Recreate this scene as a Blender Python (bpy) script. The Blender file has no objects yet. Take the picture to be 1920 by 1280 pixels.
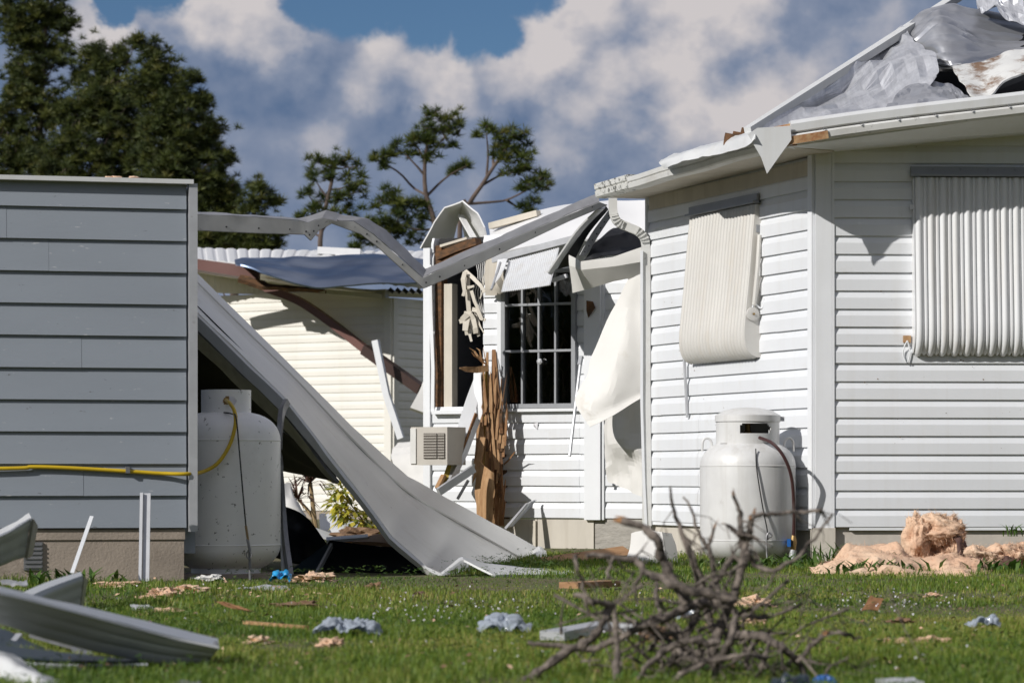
import bpy, bmesh, math, random
import numpy as np
from mathutils import Vector, Matrix

# ------------------------------------------------------------------ camera, sky, sun, exposure
sc = bpy.context.scene
COL = sc.collection
F, HY, CH = 5333.33, 896.0, 0.56          # focal length in photo pixels, horizon row, camera height (m)

cam_d = bpy.data.cameras.new("camera")
cam = bpy.data.objects.new("camera", cam_d)
COL.objects.link(cam)
cam.location = (0, 0, CH)
cam.rotation_euler = (math.pi / 2, 0, 0)
cam_d.sensor_width = 36.0
cam_d.lens = 100.0
cam_d.shift_y = (HY - 640) / 1920.0
cam_d.clip_start = 0.1
cam_d.clip_end = 3000
cam_d.dof.use_dof = True
cam_d.dof.focus_distance = 19.0
cam_d.dof.aperture_fstop = 5.6
sc.camera = cam

TO_SUN = Vector((-0.70, -0.56, 0.50)).normalized()
SUN_EL = math.asin(TO_SUN.z)
SUN_AZ = math.atan2(TO_SUN.x, TO_SUN.y)

world = bpy.data.worlds.new("World")
sc.world = world
world.use_nodes = True


def build_sky():
    nt = world.node_tree
    nt.nodes.clear()
    N, L = nt.nodes.new, nt.links.new

    def math_(op, a, b=None, c=None, clamp=False):
        n = N("ShaderNodeMath"); n.operation = op; n.use_clamp = clamp
        for i, v in enumerate((a, b, c)):
            if v is None:
                continue
            if isinstance(v, (int, float)):
                n.inputs[i].default_value = v
            else:
                L(v, n.inputs[i])
        return n.outputs[0]

    out = N("ShaderNodeOutputWorld")
    bg = N("ShaderNodeBackground")
    bg.inputs[1].default_value = 0.088
    sky = N("ShaderNodeTexSky")
    sky.sky_type = "NISHITA"
    sky.sun_disc = False
    sky.sun_elevation = SUN_EL
    sky.sun_rotation = SUN_AZ
    sky.air_density = 0.8
    sky.dust_density = 0.0
    sky.ozone_density = 3.0
    tc = N("ShaderNodeTexCoord")
    sep = N("ShaderNodeSeparateXYZ")
    L(tc.outputs["Generated"], sep.inputs[0])

    def vmath(op, a, b=None):
        n = N("ShaderNodeVectorMath"); n.operation = op
        for k, v in enumerate((a, b)):
            if v is None:
                continue
            if isinstance(v, tuple):
                n.inputs[k].default_value = v
            else:
                L(v, n.inputs[k])
        return n

    def noise(vec, scale, detail, rough, col=False):
        n = N("ShaderNodeTexNoise")
        n.inputs["Scale"].default_value = scale
        n.inputs["Detail"].default_value = detail
        n.inputs["Roughness"].default_value = rough
        L(vec, n.inputs["Vector"])
        return n.outputs[1 if col else 0]

    D = tc.outputs["Generated"]

    def mapped(off):
        mp = N("ShaderNodeMapping")
        mp.inputs["Location"].default_value = off
        mp.inputs["Scale"].default_value = (1, 1, 1.2)
        L(D, mp.inputs[0])
        return mp.outputs[0]

    # billowing edges: warp the direction before measuring the cloud heaps
    def warp(src, scale, amt, detail):
        c = noise(src, scale, detail, 0.62, True)
        c = vmath("SUBTRACT", c, (0.5, 0.5, 0.5)).outputs[0]
        sc_ = N("ShaderNodeVectorMath"); sc_.operation = "SCALE"; sc_.inputs[3].default_value = amt
        L(c, sc_.inputs[0])
        return vmath("ADD", src, sc_.outputs[0]).outputs[0]
    W = warp(warp(D, 16.0, 0.020, 2.0), 60.0, 0.019, 8.0)

    def heap(x, y, r, w):
        """a cloud heap: lit on the sunward upper-left, its shaded base hangs below"""
        d = Vector(((x - 960) / F, 1.0, (HY - y) / F)).normalized()
        dist = N("ShaderNodeVectorMath"); dist.operation = "DISTANCE"
        L(W, dist.inputs[0]); dist.inputs[1].default_value = d
        mr = N("ShaderNodeMapRange"); mr.interpolation_type = "SMOOTHSTEP"
        mr.inputs[1].default_value = r / F; mr.inputs[2].default_value = r / F * 0.38
        mr.inputs[3].default_value = 0.0; mr.inputs[4].default_value = w
        L(dist.outputs["Value"], mr.inputs[0])
        return mr.outputs[0]

    def pile(items, k=0.30):
        acc = None
        for it in items:
            h = heap(*it)
            acc = h if acc is None else math_("SMOOTH_MAX", acc, h, k)
        return acc

    bright = pile([(185, 45, 120, .85), (400, 15, 130, .95), (490, 55, 140, .90), (560, 105, 110, .55), (330, 45, 90, .5),
                   (735, 80, 130, .80), (815, 125, 130, .95), (705, 140, 110, .60), (640, 95, 90, .5), (618, 268, 75, .30), (880, 150, 90, .45),
                   (985, 95, 140, .85), (1080, 45, 170, .95), (1150, 120, 170, .80), (1250, 50, 180, .92), (1370, 30, 180, .88), (1110, 175, 130, .62),
                   (1230, 205, 160, .80), (1320, 180, 190, 1.0), (1420, 140, 180, .90), (1290, 260, 160, .72), (1390, 240, 160, .72), (1180, 265, 130, .60), (1530, 100, 150, .45), (1060, 235, 110, .50), (1590, 0, 150, .45), (1500, 200, 130, .50)])
    gap = pile([(230, 0, 70, 1.0), (300, -50, 120, 1), (590, 0, 90, .9), (680, -20, 140, 1), (800, -10, 140, 1), (890, 10, 130, 1), (945, 55, 70, .8), (1000, -50, 120, .9), (80, -90, 120, .6)], 0.2)
    off = (3.35, 0.4, 7.9)
    dl = 0.010
    d0 = noise(mapped(off), 26.0, 8.0, 0.52)
    d1 = noise(mapped((off[0] - dl * 0.8, off[1] - dl * 0.3, off[2] + dl)), 26.0, 8.0, 0.52)
    big = noise(mapped((1.0, 2.0, 5.0)), 5.0, 3.0, 0.5)
    elev = math_("MAXIMUM", sep.outputs[2], 0.0)
    # away from the heaps in view: loose cloud cover with blue between
    up = N("ShaderNodeMapRange"); up.interpolation_type = "SMOOTHSTEP"
    up.inputs[1].default_value = 0.18; up.inputs[2].default_value = 0.28
    L(elev, up.inputs[0])
    loose = math_("MULTIPLY", math_("MULTIPLY_ADD", math_("SUBTRACT", big, 0.5), 6.0, 0.45, clamp=True), up.outputs[0])
    gapn = math_("ADD", math_("MAXIMUM", gap, loose), math_("MULTIPLY", math_("SUBTRACT", 0.5, d0), 0.9))
    cov = N("ShaderNodeMapRange"); cov.interpolation_type = "SMOOTHSTEP"
    cov.inputs[1].default_value = 0.80; cov.inputs[2].default_value = 0.25
    L(gapn, cov.inputs[0])
    cov = cov.outputs[0]
    shade = math_("MULTIPLY", math_("SUBTRACT", d0, d1), math_("MULTIPLY_ADD", bright, 1.5, 0.8))
    lit = math_("ADD", shade, math_("MULTIPLY_ADD", bright, 0.85, math_("MULTIPLY", up.outputs[0], 0.50)))
    # broad, faint unevenness of the grey bank
    lit = math_("ADD", lit, math_("MULTIPLY_ADD", math_("SUBTRACT", noise(mapped((4., 1., 2.)), 9.0, 4.0, 0.5), 0.5), 0.40, 0.09))
    lit = math_("ADD", lit, math_("MULTIPLY", math_("SUBTRACT", d0, 0.5), math_("MULTIPLY_ADD", bright, 0.45, 0.25)), clamp=True)
    ramp = N("ShaderNodeValToRGB")
    ramp.color_ramp.elements[0].position = 0.0
    ramp.color_ramp.elements[0].color = (1.05, 1.72, 3.05, 1)
    ramp.color_ramp.elements[1].position = 1.0
    ramp.color_ramp.elements[1].color = (6.9, 6.5, 6.55, 1)
    e = ramp.color_ramp.elements.new(0.40)
    e.color = (2.55, 3.05, 4.2, 1)
    L(lit, ramp.inputs[0])
    hsv = N("ShaderNodeMix"); hsv.data_type = "RGBA"; hsv.blend_type = "MULTIPLY"
    hsv.inputs[0].default_value = 1.0
    L(sky.outputs[0], hsv.inputs[6])
    hsv.inputs[7].default_value = (0.47, 0.56, 0.63, 1)
    mix = N("ShaderNodeMix"); mix.data_type = "RGBA"
    L(cov, mix.inputs[0])
    L(hsv.outputs[2], mix.inputs[6])
    L(ramp.outputs[0], mix.inputs[7])
    L(mix.outputs[2], bg.inputs[0])
    L(bg.outputs[0], out.inputs[0])


build_sky()

sun_d = bpy.data.lights.new("sun", "SUN")
sun_d.energy = 4.0
sun_d.angle = math.radians(0.5)
sun_d.color = (1.0, 0.968, 0.925)
sun = bpy.data.objects.new("sun", sun_d)
sun.rotation_euler = (-TO_SUN).to_track_quat("-Z", "Y").to_euler()
sun.location = (-20, -10, 20)
COL.objects.link(sun)

sc.view_settings.view_transform = "Standard"
sc.view_settings.look = "None"
sc.view_settings.exposure = 0.0
sc.view_settings.gamma = 1.0
sc.render.engine = "CYCLES"
sc.cycles.use_denoising = True
sc.cycles.max_bounces = 6
sc.cycles.transparent_max_bounces = 8
sc.cycles.caustics_reflective = False
sc.cycles.caustics_refractive = False

rng = np.random.default_rng(7)
random.seed(7)


# ------------------------------------------------------------------ helpers
def P(x, y, Y):
    """the place seen at photo pixel (x, y) at a distance of Y metres"""
    return np.array(((x - 960) / F * Y, Y, CH + (HY - y) / F * Y))


def G(x, y, z=0.0):
    Y = (CH - z) * F / (y - HY)
    return P(x, y, Y)


def _hash(i, j, k, s):
    n = (i * 374761393 + j * 668265263 + k * 2147483647 + s * 1274126177) & 0xFFFFFFFF
    n = ((n ^ (n >> 13)) * 1274126177) & 0xFFFFFFFF
    return ((n ^ (n >> 16)) & 0xFFFF) / 32767.5 - 1.0


def vnoise(p, scale=1.0, seed=0):
    p = np.asarray(p, float) * scale
    b = np.floor(p).astype(np.int64)
    f = p - b
    f = f * f * (3 - 2 * f)
    r = 0
    for dx in (0, 1):
        for dy in (0, 1):
            for dz in (0, 1):
                w = (f[..., 0] if dx else 1 - f[..., 0]) * (f[..., 1] if dy else 1 - f[..., 1]) * (f[..., 2] if dz else 1 - f[..., 2])
                r = r + w * _hash(b[..., 0] + dx, b[..., 1] + dy, b[..., 2] + dz, seed)
    return r


def fbm(p, scale, seed=0, octv=3):
    r, a = 0, 1.0
    for o in range(octv):
        r = r + a * vnoise(p, scale * 2 ** o, seed + o)
        a *= 0.5
    return r


def tag(o, label=None, cat=None, group=None, kind=None):
    for k, v in (("label", label), ("category", cat), ("group", group), ("kind", kind)):
        if v:
            o[k] = v
    return o


def mk(name, verts, faces, mat, parent=None, smooth=False, flat_angle=None, **t):
    me = bpy.data.meshes.new(name)
    me.from_pydata([tuple(map(float, v)) for v in verts], [], [tuple(int(i) for i in f) for f in faces])
    return link(name, me, mat, parent, smooth, **t)


def link(name, me, mat, parent=None, smooth=False, **t):
    me.materials.append(mat)
    if smooth:
        me.polygons.foreach_set("use_smooth", [True] * len(me.polygons))
        if smooth != "all":
            try:
                me.set_sharp_from_angle(angle=math.radians(smooth if smooth is not True else 40))
            except Exception:
                pass
    me.update()
    o = bpy.data.objects.new(name, me)
    COL.objects.link(o)
    if parent is not None:
        o.parent = parent
        base = Vector(parent.get("_base", (0, 0, 0)))
        o.matrix_parent_inverse = Matrix.Translation(-base)
    tag(o, **t)
    return o


def thing(name, base, label, cat, group=None):
    o = bpy.data.objects.new(name, None)
    COL.objects.link(o)
    o.location = tuple(float(v) for v in base)
    o.empty_display_size = 0.2
    o["_base"] = [float(v) for v in base]
    return tag(o, label, cat, group)


def quads_mesh(name, V, Q, mat, parent=None, smooth=False, **t):
    """fast path for big numpy meshes: Q is (n,3) or (n,4)"""
    me = bpy.data.meshes.new(name)
    V = np.asarray(V, np.float32); Q = np.asarray(Q, np.int32)
    k = Q.shape[1]
    me.vertices.add(len(V)); me.vertices.foreach_set("co", V.ravel())
    me.loops.add(Q.size); me.loops.foreach_set("vertex_index", Q.ravel())
    me.polygons.add(len(Q)); me.polygons.foreach_set("loop_start", np.arange(0, Q.size, k, dtype=np.int32))
    me.validate()
    return link(name, me, mat, parent, smooth, **t)


class MB:
    """collects pieces of ONE part"""
    def __init__(s):
        s.v, s.f = [], []

    def add(s, v, f):
        n = len(s.v)
        s.v += [tuple(map(float, p)) for p in v]
        s.f += [tuple(int(i) + n for i in q) for q in f]
        return s

    def box(s, c, sx, sy, sz, ux=(1, 0, 0), uy=(0, 1, 0), uz=(0, 0, 1)):
        c, ux, uy, uz = (np.array(a, float) for a in (c, ux, uy, uz))
        v = [c + ux * sx / 2 * a + uy * sy / 2 * b + uz * sz / 2 * d for a in (-1, 1) for b in (-1, 1) for d in (-1, 1)]
        return s.add(v, [(0, 1, 3, 2), (4, 6, 7, 5), (0, 4, 5, 1), (2, 3, 7, 6), (0, 2, 6, 4), (1, 5, 7, 3)])

    def prism(s, pts, w, h, up=(0, 0, 1), tw=None):
        """rectangular bar along a polyline"""
        pts = [np.array(p, float) for p in pts]
        n = len(pts); rings = []
        for i, p in enumerate(pts):
            d = pts[min(i + 1, n - 1)] - pts[max(i - 1, 0)]
            d /= np.linalg.norm(d) + 1e-9
            sd = np.cross(d, np.array(up, float))
            if np.linalg.norm(sd) < 1e-3:
                sd = np.cross(d, (0, 1, 0))
            sd /= np.linalg.norm(sd)
            u = np.cross(sd, d)
            ww = w[i] if hasattr(w, "__len__") else w
            hh = h[i] if hasattr(h, "__len__") else h
            rings.append([p + sd * ww / 2 * a + u * hh / 2 * b for a, b in ((-1, -1), (1, -1), (1, 1), (-1, 1))])
        v = [q for r in rings for q in r]
        f = [(0, 1, 2, 3)[::-1], tuple(range(4 * n - 4, 4 * n))]
        for i in range(n - 1):
            for k in range(4):
                a, b = 4 * i + k, 4 * i + (k + 1) % 4
                f.append((a, b, b + 4, a + 4))
        return s.add(v, f)

    def tube(s, pts, r, n=8):
        v, f = tube_vf(pts, r, n)
        return s.add(v, f)

    def lathe(s, prof, c, n=40, a0=0, a1=2 * math.pi):
        c = np.array(c, float)
        full = abs(a1 - a0 - 2 * math.pi) < 1e-6
        m = n if full else n + 1
        v = [c + (r * math.cos(a0 + (a1 - a0) * k / n), r * math.sin(a0 + (a1 - a0) * k / n), z) for r, z in prof for k in range(m)]
        f = []
        for i in range(len(prof) - 1):
            for k in range(n):
                k2 = (k + 1) % m
                f.append((i * m + k, i * m + k2, (i + 1) * m + k2, (i + 1) * m + k))
        return s.add(v, f)

    def build(s, name, mat, parent=None, smooth=False, **t):
        return mk(name, s.v, s.f, mat, parent, smooth, **t)


def smooth_path(pts, n):
    """Catmull-Rom through the points"""
    pts = np.array(pts, float)
    m = len(pts)
    ext = np.vstack([2 * pts[0] - pts[1], pts, 2 * pts[-1] - pts[-2]])
    out = []
    for t in np.linspace(0, m - 1 - 1e-9, n):
        i = int(t); f = t - i
        p0, p1, p2, p3 = ext[i], ext[i + 1], ext[i + 2], ext[i + 3]
        out.append(0.5 * (2 * p1 + (p2 - p0) * f + (2 * p0 - 5 * p1 + 4 * p2 - p3) * f * f + (3 * p1 - p0 - 3 * p2 + p3) * f ** 3))
    return np.array(out)


def tube_vf(pts, r, n=8):
    pts = np.array(pts, float); m = len(pts)
    rr = np.full(m, r) if not hasattr(r, "__len__") else np.interp(np.linspace(0, 1, m), np.linspace(0, 1, len(r)), r)
    v = []; ref = None
    for i in range(m):
        d = pts[min(i + 1, m - 1)] - pts[max(i - 1, 0)]
        d /= np.linalg.norm(d) + 1e-9
        if ref is None:
            ref = np.cross(d, (0.31, 0.2, 0.93))
            if np.linalg.norm(ref) < 1e-3:
                ref = np.cross(d, (1, 0, 0))
        ref = ref - d * ref.dot(d)
        ref /= np.linalg.norm(ref) + 1e-9
        b = np.cross(d, ref)
        for k in range(n):
            a = 2 * math.pi * k / n
            v.append(pts[i] + rr[i] * (ref * math.cos(a) + b * math.sin(a)))
    f = [tuple(range(n))[::-1], tuple(range((m - 1) * n, m * n))]
    for i in range(m - 1):
        for k in range(n):
            k2 = (k + 1) % n
            f.append((i * n + k, i * n + k2, (i + 1) * n + k2, (i + 1) * n + k))
    return v, f


def grid_surface(ctrl, nu, nv, mode_u="s", mode_v="s"):
    """ctrl[row][col] -> (nv,nu,3) dense net.  's' smooth, 'l' straight folds"""
    ctrl = np.array(ctrl, float)

    def interp(arr, n, mode):
        if mode == "s" and len(arr) > 2:
            return np.array(smooth_path(arr.reshape(len(arr), -1), n)).reshape((n,) + arr.shape[1:])
        t = np.linspace(0, len(arr) - 1, n)
        i = np.minimum(t.astype(int), len(arr) - 2); f = (t - i).reshape((-1,) + (1,) * (arr.ndim - 1))
        return arr[i] * (1 - f) + arr[i + 1] * f
    rows = interp(ctrl, nv, mode_v)
    return interp(np.swapaxes(rows, 0, 1), nu, mode_u).swapaxes(0, 1)


def sheet_vf(ctrl, nu=24, nv=10, thick=0.004, crumple=0, cscale=4, seed=0, ribs=None, fold=0, mu="s", mv="s", ragged=0):
    S = grid_surface(ctrl, nu, nv, mu, mv)
    du = np.gradient(S, axis=1); dv = np.gradient(S, axis=0)
    nrm = np.cross(du, dv); nrm /= np.linalg.norm(nrm, axis=2, keepdims=True) + 1e-9
    if ragged:
        n = vnoise(S, 9, seed + 31)
        S[:, 0] += du[:, 0] * 0 + (du[:, 0] / (np.linalg.norm(du[:, 0], axis=1, keepdims=True) + 1e-9)) * (n[:, 0:1] * ragged)
        S[:, -1] += (du[:, -1] / (np.linalg.norm(du[:, -1], axis=1, keepdims=True) + 1e-9)) * (n[:, -1:] * ragged)
        S[0] += (dv[0] / (np.linalg.norm(dv[0], axis=1, keepdims=True) + 1e-9)) * (n[0][:, None] * ragged)
        S[-1] += (dv[-1] / (np.linalg.norm(dv[-1], axis=1, keepdims=True) + 1e-9)) * (n[-1][:, None] * ragged)
    disp = np.zeros(S.shape[:2])
    if crumple:
        disp += crumple * fbm(S, cscale, seed, 3)
    if fold:
        disp += fold * (np.abs(vnoise(S, cscale * 0.8, seed + 9)) + 0.6 * np.abs(vnoise(S, cscale * 2.1, seed + 17)) - 0.4)
    if ribs:
        n, amp, axis = ribs[:3]
        t = np.linspace(0, 1, nu if axis == "u" else nv)
        w = (np.abs((t * n) % 1.0 - 0.5) * 2) ** (ribs[3] if len(ribs) > 3 else 1.0)
        disp += amp * (w[None, :] if axis == "u" else w[:, None])
    S = S + nrm * disp[..., None]
    B = S - nrm * thick
    V = np.concatenate([S.reshape(-1, 3), B.reshape(-1, 3)])
    f = []; o = nu * nv
    for j in range(nv - 1):
        for i in range(nu - 1):
            a = j * nu + i
            f.append((a, a + 1, a + nu + 1, a + nu))
            f.append((o + a, o + a + nu, o + a + nu + 1, o + a + 1))
    edge = [i for i in range(nu)] + [j * nu + nu - 1 for j in range(1, nv)] + [(nv - 1) * nu + i for i in range(nu - 2, -1, -1)] + [j * nu for j in range(nv - 2, 0, -1)]
    for k in range(len(edge)):
        a, b = edge[k], edge[(k + 1) % len(edge)]
        f.append((a, o + a, o + b, b))
    return V, f


def sheet(name, px, mat, parent=None, smooth=35, lab=None, cat=None, group=None, kind=None, **kw):
    """px[row][col] = (x, y, Y)"""
    ctrl = [[P(*c) for c in row] for row in px]
    V, f = sheet_vf(ctrl, **kw)
    return mk(name, V, f, mat, parent, smooth, label=lab, cat=cat, group=group, kind=kind)


def lump_vf(c, rx, ry, rz, rough=0.3, scale=3.0, seed=0, n=22, m=12, flat=0.0, rot=0.0, ridged=False):
    th = np.linspace(0, 2 * math.pi, n, endpoint=False)
    ph = np.linspace(0.04, math.pi - 0.04, m)
    T, PH = np.meshgrid(th, ph)
    D = np.stack([np.sin(PH) * np.cos(T), np.sin(PH) * np.sin(T), np.cos(PH)], -1)
    nz = fbm(D + seed * 3.17, scale * 0.5, seed, 4)
    if ridged:
        nz = 0.6 - np.abs(nz) * 1.3
    R = 1 + rough * nz
    S = D * R[..., None] * np.array((rx, ry, rz))
    if flat:
        S[..., 2] = np.maximum(S[..., 2], -flat * rz)
    cr, sr = math.cos(rot), math.sin(rot)
    S = np.stack([S[..., 0] * cr - S[..., 1] * sr, S[..., 0] * sr + S[..., 1] * cr, S[..., 2]], -1) + np.array(c)
    V = S.reshape(-1, 3)
    f = []
    for j in range(m - 1):
        for i in range(n):
            i2 = (i + 1) % n
            f.append((j * n + i, (j + 1) * n + i, (j + 1) * n + i2, j * n + i2))
    f.append(tuple(range(n))); f.append(tuple(range((m - 1) * n, m * n))[::-1])
    return V, f


# ------------------------------------------------------------------ materials
def M(name, col, rough=0.5, metal=0.0, var=0.0, vscale=2.0, col2=None, dirt=None, bump=None, stretch=(1, 1, 1),
      spec=0.5, trans=0.0, sss=0.0, attr=None, wave=None, streak=None, alpha=1.0, twoside=None):
    """procedural principled material. dirt=(colour, threshold, scale, softness), bump=(strength, scale, detail),
    streak=(colour, scale, amount) vertical run marks"""
    m = bpy.data.materials.new(name); m.use_nodes = True
    nt = m.node_tree; N, L = nt.nodes.new, nt.links.new
    b = nt.nodes["Principled BSDF"]
    b.inputs["Roughness"].default_value = rough
    b.inputs["Metallic"].default_value = metal
    b.inputs["Specular IOR Level"].default_value = spec
    if trans:
        b.inputs["Transmission Weight"].default_value = trans
    b.inputs["Alpha"].default_value = alpha
    tc = N("ShaderNodeTexCoord")
    mp = N("ShaderNodeMapping"); mp.inputs["Scale"].default_value = stretch
    L(tc.outputs["Object"], mp.inputs[0])

    def noise(scale, detail=4, rgh=0.6, vec=None):
        n = N("ShaderNodeTexNoise")
        n.inputs["Scale"].default_value = scale; n.inputs["Detail"].default_value = detail
        n.inputs["Roughness"].default_value = rgh
        L((vec or mp).outputs[0], n.inputs["Vector"])
        return n.outputs[0]

    def mixc(fac, a, c, blend="MIX"):
        x = N("ShaderNodeMix"); x.data_type = "RGBA"; x.blend_type = blend
        for s, v in ((0, fac), (6, a), (7, c)):
            if isinstance(v, (int, float)):
                x.inputs[s].default_value = v
            elif isinstance(v, tuple):
                x.inputs[s].default_value = v if len(v) == 4 else v + (1,)
            else:
                L(v, x.inputs[s])
        return x.outputs[2]

    def ramp(src, lo, hi):
        r = N("ShaderNodeMapRange"); r.inputs[1].default_value = lo; r.inputs[2].default_value = hi
        L(src, r.inputs[0])
        return r.outputs[0]
    c = col if len(col) == 4 else tuple(col) + (1,)
    if var or col2:
        c2 = col2 if col2 else tuple(max(0, v * (1 - var)) for v in col[:3])
        c = mixc(ramp(noise(vscale), 0.32, 0.68), c, tuple(c2))
    if attr:
        a = N("ShaderNodeAttribute"); a.attribute_name = "rnd"
        r = N("ShaderNodeValToRGB")
        els = r.color_ramp.elements
        els[0].color = attr[0] + (1,); els[1].color = attr[-1] + (1,)
        for i, cc in enumerate(attr[1:-1]):
            e = els.new((i + 1) / (len(attr) - 1)); e.color = cc + (1,)
        L(a.outputs["Fac"], r.inputs[0])
        c = mixc(ramp(noise(vscale), 0.4, 0.75), r.outputs[0], col2 if col2 else tuple(col)) if col2 else r.outputs[0]
    if streak:
        mp2 = N("ShaderNodeMapping"); mp2.inputs["Scale"].default_value = (streak[1], streak[1], streak[1] * 0.05)
        L(tc.outputs["Object"], mp2.inputs[0])
        s = ramp(noise(1.0, 5, 0.65, mp2), 0.5, 0.75)
        mm = N("ShaderNodeMath"); mm.operation = "MULTIPLY"; mm.inputs[1].default_value = streak[2]
        L(s, mm.inputs[0])
        c = mixc(mm.outputs[0], c, streak[0])
    if dirt:
        for dd in (dirt if isinstance(dirt, list) else [dirt]):
            d = ramp(noise(dd[2], 6, 0.7), dd[1], dd[1] + dd[3])
            c = mixc(d, c, dd[0])
    if isinstance(c, tuple):
        b.inputs["Base Color"].default_value = c
    else:
        L(c, b.inputs["Base Color"])
    if bump or wave:
        bp = N("ShaderNodeBump"); bp.inputs["Distance"].default_value = 0.01
        if bump:
            bp.inputs["Strength"].default_value = bump[0]
            L(noise(bump[1], bump[2] if len(bump) > 2 else 4, 0.6), bp.inputs["Height"])
        L(bp.outputs[0], b.inputs["Normal"])
    if sss:
        # thin leaf / plastic: let light through
        out = nt.nodes["Material Output"]
        tr = N("ShaderNodeBsdfTranslucent")
        if isinstance(c, tuple):
            tr.inputs[0].default_value = c
        else:
            L(c, tr.inputs[0])
        mx = N("ShaderNodeMixShader"); mx.inputs[0].default_value = sss
        L(b.outputs[0], mx.inputs[1]); L(tr.outputs[0], mx.inputs[2])
        L(mx.outputs[0], out.inputs[0])
    return m


def glass_mat(name, tint=(0.8, 0.82, 0.82)):
    m = bpy.data.materials.new(name); m.use_nodes = True
    nt = m.node_tree; N, L = nt.nodes.new, nt.links.new
    nt.nodes.clear()
    out = N("ShaderNodeOutputMaterial")
    t = N("ShaderNodeBsdfTransparent"); t.inputs[0].default_value = tint + (1,)
    g = N("ShaderNodeBsdfGlossy"); g.inputs["Roughness"].default_value = 0.03
    tc = N("ShaderNodeTexCoord"); n = N("ShaderNodeTexNoise"); n.inputs["Scale"].default_value = 2.2
    L(tc.outputs["Object"], n.inputs["Vector"])
    bp = N("ShaderNodeBump"); bp.inputs["Strength"].default_value = 0.12; bp.inputs["Distance"].default_value = 0.02
    L(n.outputs[0], bp.inputs["Height"]); L(bp.outputs[0], g.inputs["Normal"])
    fr = N("ShaderNodeFresnel"); fr.inputs[0].default_value = 1.9
    mx = N("ShaderNodeMixShader")
    L(fr.outputs[0], mx.inputs[0]); L(t.outputs[0], mx.inputs[1]); L(g.outputs[0], mx.inputs[2])
    L(mx.outputs[0], out.inputs[0])
    return m


MAT = {}
MAT["vinyl"] = M("white_vinyl", (0.745, 0.762, 0.785), 0.42, var=0.06, vscale=1.2, bump=(0.06, 5, 2),
                 dirt=[((0.30, 0.28, 0.24), 0.70, 38, 0.03), ((0.62, 0.61, 0.58), 0.62, 3.5, 0.25)], streak=((0.60, 0.58, 0.54), 9, 0.30))
MAT["vinyl_trim"] = M("white_vinyl_trim", (0.79, 0.805, 0.825), 0.38, var=0.05, vscale=3, streak=((0.6, 0.6, 0.58), 14, 0.25))
MAT["cream"] = M("cream_vinyl", (0.82, 0.795, 0.725), 0.5, var=0.08, vscale=0.8, streak=((0.66, 0.61, 0.51), 5, 0.3))
MAT["grey_paint"] = M("grey_painted_board", (0.285, 0.317, 0.360), 0.55, var=0.10, vscale=1.6, bump=(0.06, 60, 3), stretch=(0.35, 1, 1.6),
                      dirt=[((0.10, 0.10, 0.10), 0.675, 30, 0.015), ((0.46, 0.47, 0.49), 0.665, 22, 0.015)])
MAT["white_metal"] = M("white_enamel_metal", (0.66, 0.67, 0.67), 0.38, var=0.08, vscale=2.0, bump=(0.10, 6, 3),
                       dirt=((0.34, 0.32, 0.28), 0.66, 4.0, 0.16), streak=((0.48, 0.46, 0.41), 8, 0.35))
MAT["panel_metal"] = M("dull_white_roof_metal", (0.74, 0.725, 0.68), 0.33, metal=0.0, var=0.10, vscale=1.5, bump=(0.05, 5, 3),
                       dirt=[((0.50, 0.47, 0.41), 0.56, 2.2, 0.22), ((0.22, 0.20, 0.17), 0.67, 22, 0.03)], stretch=(1, 1, 1), spec=0.6)
MAT["panel_grey"] = M("grey_roof_pan_metal", (0.50, 0.52, 0.55), 0.36, metal=0.2, var=0.10, vscale=2.5, bump=(0.05, 8, 3),
                      dirt=((0.20, 0.19, 0.17), 0.67, 7, 0.14))
MAT["gutter"] = M("weathered_white_gutter", (0.68, 0.68, 0.66), 0.45, var=0.12, vscale=3, bump=(0.12, 10, 4),
                  dirt=[((0.22, 0.21, 0.19), 0.635, 9, 0.12), ((0.48, 0.46, 0.42), 0.52, 2.5, 0.3)])
MAT["mouldy"] = M("mildewed_gutter_strip", (0.66, 0.66, 0.63), 0.5, dirt=[((0.10, 0.10, 0.09), 0.53, 20, 0.06), ((0.40, 0.40, 0.37), 0.5, 8, 0.3)], bump=(0.2, 20, 3))
MAT["galv"] = M("galvanised_beam", (0.42, 0.42, 0.43), 0.42, metal=0.55, var=0.25, vscale=7, bump=(0.12, 16, 3),
                dirt=((0.20, 0.19, 0.19), 0.62, 16, 0.15))
MAT["beam_white"] = M("dirty_beam_side", (0.50, 0.50, 0.49), 0.5, metal=0.1, var=0.2, vscale=5, dirt=((0.15, 0.14, 0.13), 0.64, 11, 0.1))
MAT["foil"] = M("mill_finish_metal", (0.80, 0.81, 0.84), 0.33, metal=0.62, var=0.20, vscale=2.5, bump=(0.22, 2.4, 4), stretch=(16, 5, 1.0))
MAT["foil_dark"] = M("tarnished_metal", (0.62, 0.63, 0.66), 0.34, metal=0.7, var=0.3, vscale=2, bump=(0.10, 3.0, 3), stretch=(1, 1, 5))
MAT["blue_metal"] = M("mill_metal_roof_sheet", (0.26, 0.33, 0.46), 0.28, metal=1.0, var=0.25, vscale=1.2, bump=(0.12, 1.4, 4), stretch=(0.5, 6, 6))
MAT["white_roof"] = M("white_ribbed_roof", (0.78, 0.78, 0.78), 0.38, var=0.05, vscale=1)
MAT["shade_under"] = M("shade_black_panel", (0.008, 0.009, 0.011), 0.7, spec=0.1, var=0.4, vscale=3)  # near-black colour stands in for the shade beneath panels
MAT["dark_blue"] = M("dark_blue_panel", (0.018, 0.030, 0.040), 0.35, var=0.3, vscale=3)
MAT["concrete"] = M("stucco_foundation", (0.40, 0.335, 0.275), 0.9, var=0.3, vscale=3, bump=(0.35, 70, 5),
                    dirt=((0.20, 0.165, 0.13), 0.56, 4, 0.15))
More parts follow.
